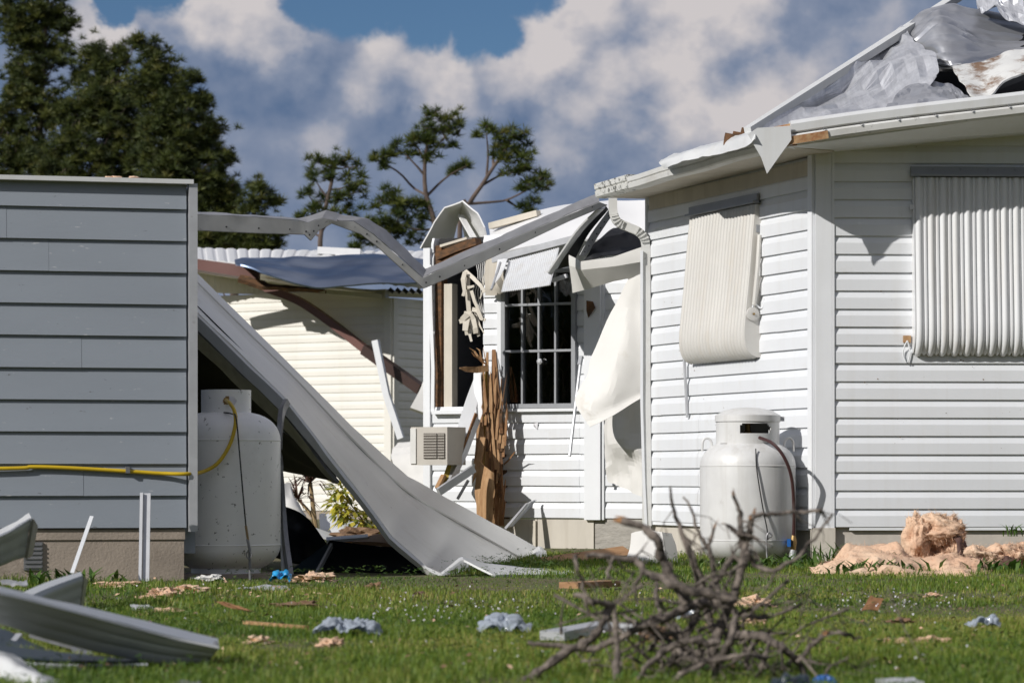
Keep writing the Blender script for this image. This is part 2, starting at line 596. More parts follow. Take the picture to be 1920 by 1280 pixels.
MAT["plaster"] = M("cream_foundation_plaster", (0.56, 0.51, 0.45), 0.85, var=0.14, vscale=5, bump=(0.35, 14, 5), dirt=((0.38, 0.34, 0.29), 0.63, 5, 0.15))
MAT["skirting"] = M("pale_skirting_panel", (0.60, 0.555, 0.48), 0.8, var=0.14, vscale=6, bump=(0.2, 8, 4), stretch=(1, 1, 0.3), streak=((0.42, 0.37, 0.3), 12, 0.5))
MAT["swirl"] = M("trowelled_render", (0.40, 0.375, 0.335), 0.9, var=0.2, vscale=8, bump=(1.0, 18, 2), stretch=(1, 1, 1.8))
MAT["awn"] = M("ivory_awning_metal", (0.63, 0.615, 0.58), 0.38, var=0.10, vscale=2.5, dirt=((0.56, 0.52, 0.45), 0.56, 2.2, 0.25), streak=((0.55, 0.50, 0.43), 10, 0.5))
MAT["awn_white"] = M("white_awning_metal", (0.74, 0.75, 0.76), 0.34, var=0.06, vscale=3, streak=((0.55, 0.50, 0.42), 11, 0.45))
MAT["tank"] = M("white_tank_paint", (0.90, 0.895, 0.88), 0.42, var=0.06, vscale=4, bump=(0.03, 10, 3),
                dirt=[((0.15, 0.14, 0.13), 0.635, 26, 0.015), ((0.74, 0.73, 0.70), 0.55, 3, 0.3)])
MAT["tank_old"] = M("weathered_tank_paint", (0.70, 0.70, 0.69), 0.45, metal=0.05, var=0.12, vscale=5, bump=(0.05, 14, 3),
                    streak=((0.40, 0.37, 0.32), 11, 0.4), dirt=((0.50, 0.485, 0.46), 0.60, 7, 0.2))
MAT["wood"] = M("splintered_wood", (0.36, 0.185, 0.08), 0.75, col2=(0.20, 0.095, 0.04), vscale=5, stretch=(9, 9, 0.9), bump=(0.6, 10, 4))
MAT["wood_pale"] = M("pale_raw_wood", (0.46, 0.28, 0.14), 0.75, col2=(0.30, 0.16, 0.07), vscale=6, stretch=(7, 7, 1.2), bump=(0.5, 10, 4))
MAT["wood_rot"] = M("rotten_dark_wood", (0.06, 0.038, 0.022), 0.9, col2=(0.18, 0.085, 0.035), vscale=8, stretch=(2, 2, 4), bump=(0.8, 14, 4))
MAT["plank"] = M("new_plank", (0.40, 0.23, 0.11), 0.7, col2=(0.28, 0.15, 0.07), vscale=3, stretch=(1, 4, 14), bump=(0.3, 8, 4))
MAT["wood_paint"] = M("cream_painted_stud", (0.62, 0.57, 0.48), 0.6, var=0.12, vscale=4, streak=((0.42, 0.36, 0.28), 14, 0.4))
MAT["yellow_foam"] = M("yellow_insulation_edge", (0.50, 0.36, 0.07), 0.9, var=0.3, vscale=12, bump=(0.6, 40, 3))
MAT["insul"] = M("pink_fibre_insulation", (0.74, 0.545, 0.39), 0.95, col2=(0.66, 0.42, 0.28), vscale=4, bump=(1.0, 38, 8), stretch=(1, 1, 1.8),
                 dirt=((0.56, 0.37, 0.24), 0.60, 9, 0.12))
MAT["insul_paper"] = M("brown_insulation_facing", (0.14, 0.075, 0.06), 0.7, var=0.4, vscale=8, bump=(0.4, 20, 4))
MAT["brown"] = M("brown_gutter_paint", (0.155, 0.072, 0.058), 0.4, var=0.12, vscale=3)
MAT["brown_dark"] = M("dark_brown_gutter", (0.050, 0.026, 0.020), 0.4, var=0.2, vscale=3)
MAT["black"] = M("black_rubber", (0.012, 0.012, 0.013), 0.5)
MAT["tarp"] = M("black_roofing_felt", (0.015, 0.016, 0.019), 0.32, bump=(0.2, 14, 3))
MAT["yellow"] = M("yellow_hose", (0.62, 0.42, 0.015), 0.35, var=0.15, vscale=20)
MAT["maroon"] = M("maroon_rubber_hose", (0.055, 0.022, 0.022), 0.45)
MAT["brass"] = M("brass_fitting", (0.42, 0.28, 0.12), 0.4, metal=0.8, var=0.3, vscale=20)
MAT["blue_plastic"] = M("blue_plastic", (0.02, 0.12, 0.40), 0.35)
MAT["sky_plastic"] = M("sky_blue_plastic", (0.02, 0.32, 0.66), 0.3, var=0.3, vscale=12)
MAT["plastic"] = M("clear_plastic_film", (0.62, 0.68, 0.76), 0.10, var=0.2, vscale=14, sss=0.5, spec=1.0)
MAT["steel"] = M("grey_steel", (0.32, 0.32, 0.33), 0.45, metal=0.6, var=0.3, vscale=12)
MAT["alu"] = M("aluminium_extrusion", (0.56, 0.57, 0.59), 0.42, metal=0.35, var=0.15, vscale=8, dirt=((0.3, 0.29, 0.28), 0.66, 12, 0.1))
MAT["rust"] = M("rusty_metal", (0.26, 0.10, 0.035), 0.85, col2=(0.45, 0.30, 0.16), vscale=16, bump=(0.5, 30, 4))
MAT["frame"] = M("grey_window_frame", (0.30, 0.31, 0.325), 0.45, metal=0.2, var=0.12, vscale=6)
MAT["glass"] = glass_mat("window_glass")
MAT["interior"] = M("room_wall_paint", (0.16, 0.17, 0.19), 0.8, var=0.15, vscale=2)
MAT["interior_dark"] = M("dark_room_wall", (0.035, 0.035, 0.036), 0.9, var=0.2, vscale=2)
MAT["ac"] = M("beige_appliance_case", (0.52, 0.485, 0.43), 0.5, var=0.1, vscale=6, dirt=((0.3, 0.26, 0.2), 0.66, 8, 0.1))
MAT["ac_dark"] = M("dark_grille", (0.10, 0.085, 0.07), 0.7)
MAT["cardboard"] = M("brown_cardboard", (0.34, 0.17, 0.08), 0.85, var=0.25, vscale=10)
MAT["bark_dead"] = M("weathered_dead_bark", (0.026, 0.021, 0.018), 0.95, col2=(0.27, 0.225, 0.19), vscale=30, bump=(1.0, 70, 5))
MAT["bark_break"] = M("fresh_broken_wood", (0.42, 0.22, 0.09), 0.85, col2=(0.24, 0.13, 0.07), vscale=24, bump=(0.8, 50, 3))
MAT["bark_pine"] = M("pine_bark", (0.155, 0.115, 0.095), 0.95, col2=(0.07, 0.05, 0.042), vscale=3, bump=(0.6, 6, 4))
MAT["needles"] = M("pine_needles", (0.05, 0.08, 0.02), 0.6, attr=[(0.026, 0.046, 0.011), (0.064, 0.095, 0.016), (0.120, 0.145, 0.022), (0.175, 0.165, 0.036)], sss=0.25)
MAT["needles_dark"] = M("dark_pine_needles", (0.03, 0.05, 0.015), 0.6, attr=[(0.022, 0.036, 0.010), (0.056, 0.078, 0.015), (0.110, 0.128, 0.022), (0.165, 0.150, 0.040)], sss=0.2)  # slightly darker greens for the left clump
MAT["grass"] = M("grass_blades", (0.06, 0.10, 0.02), 0.55, attr=[(0.060, 0.128, 0.013), (0.138, 0.228, 0.024), (0.235, 0.300, 0.040), (0.400, 0.350, 0.110)], sss=0.40)
MAT["clover"] = M("clover_leaves", (0.04, 0.09, 0.02), 0.55, attr=[(0.040, 0.100, 0.014), (0.075, 0.150, 0.022), (0.115, 0.190, 0.035)], sss=0.3)
MAT["soil"] = M("lawn_ground", (0.085, 0.110, 0.026), 0.95, col2=(0.13, 0.10, 0.055), vscale=2.2, bump=(0.8, 30, 5))
MAT["leaf_var"] = M("variegated_leaf", (0.40, 0.38, 0.04), 0.45, attr=[(0.08, 0.13, 0.02), (0.34, 0.34, 0.03), (0.62, 0.52, 0.06), (0.72, 0.62, 0.16)], sss=0.3)
MAT["leaf_red"] = M("dark_red_strap_leaf", (0.09, 0.035, 0.03), 0.5, attr=[(0.05, 0.03, 0.022), (0.10, 0.042, 0.035), (0.15, 0.09, 0.06)], sss=0.2)
MAT["stem"] = M("pale_stem", (0.34, 0.24, 0.12), 0.8, var=0.3, vscale=10)
MAT["petal"] = M("tiny_white_flower", (0.70, 0.68, 0.74), 0.7)
MAT["dry"] = M("dry_leaf_litter", (0.24, 0.15, 0.085), 0.9, col2=(0.14, 0.08, 0.045), vscale=20, bump=(0.5, 40, 3))
MAT["paper"] = M("white_scrap", (0.70, 0.69, 0.66), 0.7, var=0.1, vscale=10)
MAT["skin"] = M("stained_white_sheet_metal", (0.74, 0.725, 0.69), 0.55, var=0.10, vscale=2.2, bump=(0.05, 5, 3), spec=0.3,
                dirt=((0.56, 0.51, 0.43), 0.60, 2.6, 0.2))
MAT["burnt"] = M("stained_white_panel", (0.66, 0.66, 0.64), 0.45, dirt=[((0.20, 0.12, 0.07), 0.52, 4.4, 0.12), ((0.45, 0.43, 0.40), 0.55, 14, 0.2)])

# ------------------------------------------------------------------ ground
gv, gf = [], []
gx = np.concatenate([[-600, -120, -40], np.linspace(-14, 14, 29), [40, 120, 600]])
gy = np.concatenate([[-60, -10, 0], np.linspace(4, 34, 31), [60, 120, 900]])
for y in gy:
    for x in gx:
        gv.append((x, y, 0.0))
for j in range(len(gy) - 1):
    for i in range(len(gx) - 1):
        a = j * len(gx) + i
        gf.append((a, a + 1, a + len(gx) + 1, a + len(gx)))
mk("lawn_ground", gv, gf, MAT["soil"], kind="structure")


# ------------------------------------------------------------------ walls with separate boards
class Wall:
    def __init__(s, A, B):
        s.A = np.array(A, float); s.B = np.array(B, float)
        d = s.B - s.A; s.L = np.linalg.norm(d); s.u = d / s.L
        s.n = np.array((s.u[1], -s.u[0]))
        if s.n.dot(-s.A) < 0:
            s.n = -s.n

    def pt(s, u, z, d=0.0):
        q = s.A + s.u * u + s.n * d
        return np.array((q[0], q[1], z))

    def hit(s, px, py, d=0.0):
        r = np.array(((px - 960) / F, 1.0))
        A = s.A + s.n * d
        # A + u*t = r*k
        M2 = np.array([[s.u[0], -r[0]], [s.u[1], -r[1]]])
        t, k = np.linalg.solve(M2, -A)
        return t, CH + (HY - py) / F * k

    def n3(s):
        return np.array((s.n[0], s.n[1], 0))

    def u3(s):
        return np.array((s.u[0], s.u[1], 0))


DUTCH = [(0.0, 0.0), (0.0205, 0.0), (0.021, 0.60), (0.005, 0.92), (0.003, 1.03), (0.0, 1.03)]
BEVEL = [(0.0, 0.0), (0.023, 0.0), (0.004, 1.06), (0.0, 1.06)]
PLAIN4 = [(0.0, 0.0), (0.015, 0.0), (0.013, 0.5), (0.003, 1.03), (0.0, 1.03)]


def clad(house, wall, u0, u1, z0, z1, lap, prof, mat, mat_core, openings=(), seams=None, wallname="wall", skew=None, core=0.08, jitter=0.0015, ztop=None):
    """sheathing + one object per board; openings = (ua, ub, za, zb); ztop(u) optional sloping top"""
    mb = MB()
    us = sorted({u0, u1, *[o[0] for o in openings], *[o[1] for o in openings]})
    zs = sorted({z0, z1, *[o[2] for o in openings], *[o[3] for o in openings]})
    us = [u for u in us if u0 <= u <= u1]; zs = [z for z in zs if z0 <= z <= z1]
    for a, b in zip(us[:-1], us[1:]):
        for c, d in zip(zs[:-1], zs[1:]):
            if any(o[0] <= (a + b) / 2 <= o[1] and o[2] <= (c + d) / 2 <= o[3] for o in openings):
                continue
            mb.box(wall.pt((a + b) / 2, (c + d) / 2, -core / 2 - 0.001), b - a, core, d - c, wall.u3(), wall.n3())
    w = mb.build(wallname, mat_core, house)
    z = z0; k = 0
    while z < z1 - 0.01:
        h = min(lap, z1 - z)
        iv = [(u0, u1)]
        for o in openings:
            if o[2] < z + h * 0.6 and o[3] > z + h * 0.4:
                nv = []
                for a, b in iv:
                    if o[1] <= a or o[0] >= b:
                        nv.append((a, b))
                    else:
                        if o[0] > a: nv.append((a, o[0]))
                        if o[1] < b: nv.append((o[1], b))
                iv = nv
        for a, b in iv:
            cuts = [a] + [s for s in (seams(k) if seams else []) if a + 0.05 < s < b - 0.05] + [b]
            for q, (c, d) in enumerate(zip(cuts[:-1], cuts[1:])):
                if d - c < 0.01: continue
                lift = 0.0012 if q % 2 else 0.0
                g0 = 0.0 if q == 0 else 0.001
                v = []
                for e, uu in enumerate((c + g0, d)):
                    jz = rng.uniform(-jitter, jitter); jd = rng.uniform(-jitter, jitter) * 0.7
                    for (dd, zz) in prof:
                        v.append(wall.pt(uu, z + zz * h + jz, (dd + lift + jd) if dd > 0.001 else dd))
                n = len(prof)
                f = [tuple(range(n))[::-1], tuple(range(n, 2 * n))] + [(i, (i + 1) % n, n + (i + 1) % n, n + i) for i in range(n)]
                mk("siding_board", v, f, mat, w)
        z += lap; k += 1
    return w


# ------------------------------------------------------------------ near white house (right)
C0 = (1.962, 18.40); E0 = (1.004, 20.90); R0 = (4.70, 18.53)
WL = Wall(E0, C0)         # faces left, sunlit
WR = Wall(C0, R0)         # faces the camera
Z0 = 0.246
house = thing("damaged_house", (2.2, 18.8, 0), "white siding house with stripped metal roof, window awnings and corner post at right", "house")


def seamL(k):
    return [WL.L * (0.10 + 0.0 * k), WL.L * 0.335 + 0.01 * ((k * 7) % 3)] if k < 7 else ([WL.L * 0.62] if k in (3, 9) else [WL.L * 0.80] if 7 <= k < 14 else [])


clad(house, WL, 0.0, WL.L - 0.04, Z0, 2.64, 0.1285, DUTCH, MAT["vinyl"], MAT["vinyl_trim"], seams=seamL, wallname="side_wall")
clad(house, WR, 0.10, WR.L, Z0, 2.90, 0.1175, DUTCH, MAT["vinyl"], MAT["vinyl_trim"], seams=lambda k: [1.9 + 0.3 * (k % 3)], wallname="front_wall")
# corner post: L-shaped
cp = MB()
c3 = np.array((C0[0], C0[1], 0))
zc = (Z0 - 0.012 + 2.70) / 2; hc = 2.70 - Z0 + 0.012
cp.box(WR.pt(0.050, zc, 0.0135), 0.105, 0.027, hc, WR.u3(), WR.n3())
cp.box(WL.pt(WL.L - 0.028, zc, 0.016), 0.060, 0.022, hc, WL.u3(), WL.n3())
cp.build("corner_post", MAT["vinyl_trim"], house)
MB().box(WR.pt(0.112, zc, 0.012), 0.016, 0.036, hc, WR.u3(), WR.n3()).build("channel_strip", MAT["vinyl_trim"], house)
MB().box(WL.pt(0.012, 1.44, 0.012), 0.026, 0.034, 2.40, WL.u3(), WL.n3()).build("channel_strip", MAT["vinyl_trim"], house)
# foundation
MB().box(WR.pt(WR.L / 2 + 0.05, 0.10, -0.06), WR.L - 0.1, 0.09, 0.30, WR.u3(), WR.n3()).build("foundation", MAT["plaster"], house)
MB().box(WL.pt(WL.L / 2, 0.10, -0.06), WL.L, 0.09, 0.30, WL.u3(), WL.n3()).build("foundation", MAT["skirting"], house)
MB().box(WR.pt(0.05, 0.105, -0.035), 0.15, 0.14, 0.268, WR.u3(), WR.n3()).build("foundation_pier", MAT["skirting"], house)
MB().box(WL.pt(WL.L / 2, Z0 - 0.014, 0.006), WL.L - 0.1, 0.018, 0.022, WL.u3(), WL.n3()).build("starter_strip", MAT["vinyl_trim"], house)
MB().box(WR.pt(WR.L / 2 + 0.1, Z0 - 0.012, 0.006), WR.L - 0.24, 0.018, 0.022, WR.u3(), WR.n3()).build("starter_strip", MAT["vinyl_trim"], house)
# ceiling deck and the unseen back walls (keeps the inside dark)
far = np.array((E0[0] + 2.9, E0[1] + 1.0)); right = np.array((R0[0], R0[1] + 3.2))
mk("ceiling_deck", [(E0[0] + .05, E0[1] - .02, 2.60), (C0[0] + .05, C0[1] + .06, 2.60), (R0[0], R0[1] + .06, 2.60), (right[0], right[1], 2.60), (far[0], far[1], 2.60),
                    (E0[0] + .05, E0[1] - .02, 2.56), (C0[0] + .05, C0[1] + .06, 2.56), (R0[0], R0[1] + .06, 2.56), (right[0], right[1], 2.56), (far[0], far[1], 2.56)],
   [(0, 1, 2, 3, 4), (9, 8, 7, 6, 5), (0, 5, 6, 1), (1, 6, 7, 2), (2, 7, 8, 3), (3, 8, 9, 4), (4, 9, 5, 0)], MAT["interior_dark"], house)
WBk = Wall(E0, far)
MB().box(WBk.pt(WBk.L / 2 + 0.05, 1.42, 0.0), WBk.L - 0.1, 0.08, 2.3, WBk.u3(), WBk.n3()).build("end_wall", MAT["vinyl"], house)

# eaves: plan line of the gutter
PE0 = np.array((0.620, 20.69, 2.593)); PE1 = np.array((1.69, 17.84, 2.637)); PE2 = np.array((4.60, 17.90, 2.637 + 0.139 * 2.91))


def gutter(pts, hgt, name, mat, prof):
    """extrude a gutter profile (out, up) along a plan polyline"""
    v = []; n = len(prof)
    pts = [np.array(p, float) for p in pts]
    for i, p in enumerate(pts):
        d = pts[min(i + 1, len(pts) - 1)] - pts[max(i - 1, 0)]
        d[2] = 0; d /= np.linalg.norm(d)
        o = np.array((d[1], -d[0], 0))
        if o.dot(-p * (1, 1, 0)) < 0: o = -o
        for (a, b) in prof:
            v.append(p + o * a + np.array((0, 0, b * hgt)))
    f = [tuple(range(n))[::-1], tuple(range((len(pts) - 1) * n, len(pts) * n))]
    for i in range(len(pts) - 1):
        for k in range(n):
            f.append((i * n + k, i * n + (k + 1) % n, (i + 1) * n + (k + 1) % n, (i + 1) * n + k))
    return mk(name, v, f, mat, house, 30)


KST = [(-0.07, 0.0), (0.0, 0.0), (0.012, 0.10), (0.020, 0.45), (0.010, 0.52), (0.022, 0.62), (0.026, 0.95), (0.018, 1.0), (-0.07, 1.0)]
dE = PE1 - PE0
lead = [PE0 + dE * t for t in np.linspace(0, 0.20, 6)]
gutter(lead, 0.105, "gutter_end", MAT["mouldy"], KST)
rest = [PE0 + dE * t + np.array((0, 0, 0.004 * math.sin(t * 19))) for t in np.linspace(0.202, 0.985, 14)]
gutter(rest, 0.088, "gutter", MAT["gutter"], KST)
dF = PE2 - PE1
fr = [PE1 + dF * t + np.array((0, 0.0, 0.010 * math.sin(t * 7 + 0.4))) for t in np.linspace(0.02, 1.0, 18)]
gutter(fr, 0.062, "gutter", MAT["gutter"], [(-0.05, 0), (0.0, 0.0), (0.012, 0.2), (0.018, 0.8), (0.006, 1.0), (-0.05, 1.0)])
gutter([p + np.array((0, 0.02, 0.066)) for p in fr], 0.085, "roof_edge", MAT["white_metal"], [(-0.08, 0), (0.0, 0.0), (0.03, 0.15), (0.034, 0.7), (0.0, 1.0), (-0.08, 1.08)])
# drip seam with fixing clips along the right eave
for t in np.linspace(0.09, 0.97, 12):
    p = PE1 + dF * t + np.array((0, -0.028, 0.066 + 0.010 * math.sin(t * 7 + 0.4)))
    MB().box(p, 0.006, 0.012, 0.018).build("gutter_clip", MAT["steel"], house)
# exposed rusty fascia end by the flap
MB().prism([PE1 + dF * 0.010 + (0, -0.022, 0.028), PE1 + dF * 0.10 + (0, -0.022, 0.034)], 0.012, 0.05).build("rusted_fascia", MAT["rust"], house)
MB().prism([PE1 - dE * 0.055 + (0, 0.03, 0.07), PE1 + dF * 0.03 + (0, 0.03, 0.07)], 0.03, 0.14).build("exposed_fascia", MAT["rust"], house)
# soffits
mk("soffit", [PE1 + (0.02, 0.04, 0.0), PE2 + (0, 0.04, 0.0), WR.pt(WR.L, 2.90, -0.02), WR.pt(0.06, 2.66, -0.02),
              PE1 + (0.02, 0.04, 0.02), PE2 + (0, 0.04, 0.02), WR.pt(WR.L, 2.92, -0.02), WR.pt(0.06, 2.68, -0.02)],
   [(0, 1, 2, 3), (7, 6, 5, 4), (0, 4, 5, 1), (1, 5, 6, 2), (2, 6, 7, 3), (3, 7, 4, 0)], MAT["vinyl_trim"], house)
mk("soffit", [PE0 + (0.03, 0, 0.005), PE1 + (0.03, 0.02, 0.003), WL.pt(WL.L + .15, 2.655, -0.06), WL.pt(-0.1, 2.62, -0.06),
              PE0 + (0.03, 0, 0.025), PE1 + (0.03, 0.02, 0.023), WL.pt(WL.L + .15, 2.675, -0.06), WL.pt(-0.1, 2.64, -0.06)],
   [(0, 1, 2, 3), (7, 6, 5, 4), (0, 4, 5, 1), (1, 5, 6, 2), (2, 6, 7, 3), (3, 7, 4, 0)], MAT["skirting"], house)
MB().box(WL.pt(WL.L / 2, 2.57, 0.016), WL.L - 0.12, 0.014, 0.10, WL.u3(), WL.n3()).build("frieze_board", MAT["skirting"], house)

# roof: deck below the stripped sheets, rake trim
hipA = P(1405, 246, 18.12); hipB = P(1790, -2, 20.6)
ext = hipA + (hipB - hipA) * 1.5
roofR = PE2 + np.array((0, 0.06, 0.14)); roofRB = np.array((PE2[0], ext[1], ext[2] + 0.25))
deck = [np.array((2.02, 18.56, 2.69)), roofR + (0, .30, -.12), roofRB + (0, .3, -.2), ext + (.35, .30, -.25)]
mk("roof_deck", deck + [p - np.array((0, 0, 0.05)) for p in deck], [(0, 1, 2, 3), (7, 6, 5, 4), (0, 4, 5, 1), (1, 5, 6, 2), (2, 6, 7, 3), (3, 7, 4, 0)], MAT["shade_under"], house)
MB().prism([hipA + (-.01, 0, 0.0), (hipA + hipB) / 2 + (0, 0, .004), hipB, ext], [0.05, 0.065, 0.08, 0.09], 0.05).build("rake_trim", MAT["white_metal"], house)
for (x, y) in ((1363, 262), (1378, 259), (1394, 252)):
    MB().prism([P(x, y + 14, 18.35), P(x + 3, y - 8, 18.4)], 0.05, 0.045, up=(0, 1, 0)).build("rafter_stub", MAT["wood_rot"], house)
# torn membrane rolled over the left gutter
sheet("edge_flashing", [[(1240, 300, 19.48), (1290, 282, 19.08), (1345, 268, 18.68), (1400, 250, 18.18), (1420, 246, 17.98)],
                        [(1236, 306, 19.28), (1290, 285, 18.88), (1345, 274, 18.48), (1398, 256, 17.98), (1418, 248, 17.83)],
                        [(1246, 316, 19.20), (1290, 301, 18.78), (1345, 290, 18.38), (1400, 277, 17.88), (1416, 262, 17.76)]],
      MAT["white_metal"], house, nu=40, nv=9, thick=0.006, crumple=0.010, cscale=7, seed=3)
# hanging triangular flap
FL = 17.80
mb = MB(); pts = [P(1402, 252, FL), P(1420, 240, FL), P(1482, 236, FL), P(1484, 262, FL), P(1462, 292, FL), P(1438, 326, FL), P(1427, 295, FL)]
mb.add(pts + [p + np.array((0.002, 0.008, 0)) for p in pts], [tuple(range(7)), tuple(range(13, 6, -1))] + [(i, 7 + i, 7 + (i + 1) % 7, (i + 1) % 7) for i in range(7)])
mb.build("hanging_flap", MAT["white_metal"], house)

# downspout
Yd = 20.86
MB().prism(smooth_path([P(1149, 372, 20.85), P(1150, 398, 20.85), P(1158, 416, 20.84), P(1178, 426, 20.84), P(1196, 434, 20.84), P(1208, 447, 20.84), P(1211, 470, 20.84), P(1211, 500, 20.84)], 30), 0.062, 0.055, up=(0, 1, 0)).build("downspout_elbow", MAT["gutter"], house, 30)
for (x, y, dx, dy) in [(1151, 402, 8, 1), (1153, 408, 8, 2), (1157, 414, 7, 4), (1162, 419, 5, 6), (1167, 422, 3, 7), (1194, 432, 4, 7), (1199, 436, 6, 6), (1204, 441, 7, 5), (1208, 447, 8, 3), (1210, 453, 8, 1)]:
    MB().prism([P(x - dx, y + dy, 20.80), P(x + dx, y - dy, 20.80)], 0.006, 0.010, up=(0, 1, 0)).build("elbow_crease", MAT["gutter"], house)
MB().prism([P(1211, 498, Yd - .03), P(1211, 720, Yd - .03), P(1213, 985, Yd - .04)], 0.066, 0.055, up=(0, 1, 0)).build("downspout", MAT["gutter"], house)
MB().prism([P(1203, 470, 20.80), P(1203, 760, 20.80), P(1207, 900, 20.80), P(1212, 1000, 20.80)], 0.018, 0.03, up=(0, 1, 0)).build("bent_corner_trim", MAT["vinyl_trim"], house)


# ------------------------------------------------------------------ awnings on the near house
def wall_awning(name, wall, ua, ub, prof, nslat, mat, capmat, ribdepth, label):
    """clamshell awning: separate slats following prof (d, z)"""
    pr = smooth_path([(d, z, 0) for d, z in prof], 18)[:, :2]
    holder = None
    w = (ub - ua) / nslat
    cs = [(0.0, 0.0), (0.08, 0.55), (0.22, 1.0), (0.38, 1.0), (0.52, 0.55), (0.60, 0.05), (0.66, 0.0), (0.74, 0.55), (0.86, 0.6), (0.94, 0.1), (1.0, 0.0)]
    hd = MB()
    hd.box(wall.pt((ua + ub) / 2, prof[0][1] + 0.045, 0.040), ub - ua + 0.05, 0.02, 0.055, wall.u3(), wall.n3())
    hd.box(wall.pt((ua + ub) / 2, prof[0][1] + 0.014, prof[0][0] + 0.012), ub - ua + 0.06, 0.045, 0.016, wall.u3(), wall.n3())
    holder = hd.build(name, MAT["frame"], house, label=label)
    for k in range(nslat):
        v = []; f = []
        m = len(cs)
        for i, (d, z) in enumerate(pr):
            for (a, h) in cs:
                t = pr[min(i + 1, len(pr) - 1)] - pr[max(i - 1, 0)]
                t = t / (np.linalg.norm(t) + 1e-9)
                nn = np.array((-t[1], t[0]))
                if i == 0 or nn[0] < 0 and i < 10: nn = np.array((abs(nn[0]), nn[1])) if i == 0 else nn
                off = nn * h * ribdepth
                v.append(wall.pt(ua + (k + a) * w, z + off[1], d + off[0]))
        for i in range(len(pr) - 1):
            for j in range(m - 1):
                f.append((i * m + j, i * m + j + 1, (i + 1) * m + j + 1, (i + 1) * m + j))
        mk("slat", v, f, mat, holder, 50)
    return holder


uA, zA = WL.hit(1428, 352); uB, zB = WL.hit(1306, 392)
PRL = [(0.045, 2.40), (0.066, 2.20), (0.088, 1.95), (0.116, 1.68), (0.128, 1.55), (0.122, 1.46), (0.092, 1.40), (0.040, 1.372)]
aw1 = wall_awning("awning", WL, min(uA, uB), max(uA, uB), PRL, 21, MAT["awn"], MAT["awn"], 0.013, "ivory ribbed clamshell awning closed over the side window")
ur = max(uA, uB)
# end cap of the side awning (faces the camera)
pr = smooth_path([(d, z, 0) for d, z in PRL], 18)[:, :2]
v = [WL.pt(ur + 0.004, z, d + 0.004) for d, z in pr] + [WL.pt(ur + 0.004, 1.372, 0.004), WL.pt(ur + 0.004, 2.40, 0.004)]
n = len(v); v2 = [p + WL.u3() * 0.006 for p in v]
mk("end_cap", v + v2, [tuple(range(n)), tuple(range(2 * n - 1, n - 1, -1))] + [(i, n + i, n + (i + 1) % n, (i + 1) % n) for i in range(n)], MAT["awn"], aw1)
q = WL.pt(ur + 0.016, 1.66, 0.075)
ax = WL.u3(); side = WL.n3()
mk("knob", *tube_vf([q - ax * 0.004, q + ax * 0.012, q + ax * 0.016], [0.047, 0.046, 0.030], 20), MAT["awn"], aw1, 30)
MB().tube([q + ax * 0.014, q + ax * 0.026], 0.008, 8).build("bolt", MAT["brass"], aw1)
MB().tube([WL.pt(ur + 0.03, 1.72, 0.07), WL.pt(ur + 0.045, 1.98, 0.05), WL.pt(ur + 0.03, 2.19, 0.03)], 0.015, 8).build("support_arm", MAT["awn"], aw1, True)
MB().tube(smooth_path([WL.pt(ur + 0.02, 1.69, 0.08), WL.pt(ur + 0.03, 1.73, 0.07), WL.pt(ur + 0.04, 1.70, 0.03), WL.pt(ur + 0.07, 1.71, 0.02), WL.pt(ur + 0.07, 1.76, 0.018)], 14), 0.006, 6).build("cord", MAT["vinyl_trim"], aw1, True)
MB().box(WL.pt(ur + 0.008, 2.235, 0.03), 0.022, 0.03, 0.05, WL.u3(), WL.n3()).build("hinge", MAT["frame"], aw1)
u_, z_ = WL.hit(1296, 690)
MB().tube([WL.pt(u_, 1.42, 0.055), WL.pt(u_, 0.99, 0.03)], 0.011, 8).build("support_arm", MAT["alu"], aw1, True)

uC, zC = WR.hit(1712, 330)
PRR = [(0.060, 2.50), (0.070, 2.30), (0.085, 2.00), (0.112, 1.62), (0.115, 1.50), (0.100, 1.425), (0.060, 1.375), (0.030, 1.365)]
aw2 = wall_awning("awning", WR, uC, uC + 0.0795 * 20, PRR, 20, MAT["awn_white"], MAT["awn_white"], 0.020, "large white corrugated awning shutting the front window")
pr = smooth_path([(d, z, 0) for d, z in PRR], 18)[:, :2]
v = [WR.pt(uC - 0.010, z, d + 0.002) for d, z in pr] + [WR.pt(uC - 0.010, 1.365, 0.004), WR.pt(uC - 0.010, 2.50, 0.004)]
n = len(v); v2 = [p + WR.u3() * 0.007 for p in v]
mk("end_cap", v + v2, [tuple(range(n)), tuple(range(2 * n - 1, n - 1, -1))] + [(i, n + i, n + (i + 1) % n, (i + 1) % n) for i in range(n)], MAT["awn_white"], aw2)
MB().box(WR.pt(uC - 0.02, 2.31, 0.045), 0.02, 0.025, 0.03, WR.u3(), WR.n3()).build("hinge", MAT["awn_white"], aw2)
for k in range(9):
    q = WR.pt(uC + 0.12 + k * 0.18, 2.555, 0.053)
    MB().tube([q, q + WR.n3() * 0.006], 0.006, 6).build("screw", MAT["steel"], aw2)
# cleat with rag of cord
u_, z_ = WR.hit(1699, 636)
MB().box(WR.pt(u_, z_, 0.03), 0.05, 0.014, 0.045, WR.u3(), WR.n3()).build("cord_cleat", MAT["rust"], house)
for dx in (-0.02, 0.012):
    MB().tube(smooth_path([WR.pt(u_, z_ - .01, 0.042), WR.pt(u_ + dx, z_ - .05, 0.04), WR.pt(u_ + dx * 1.4, z_ - .10, 0.035), WR.pt(u_ + dx * .4, z_ - .15, 0.034)], 12), 0.004, 6).build("cord", MAT["vinyl_trim"], house, True)

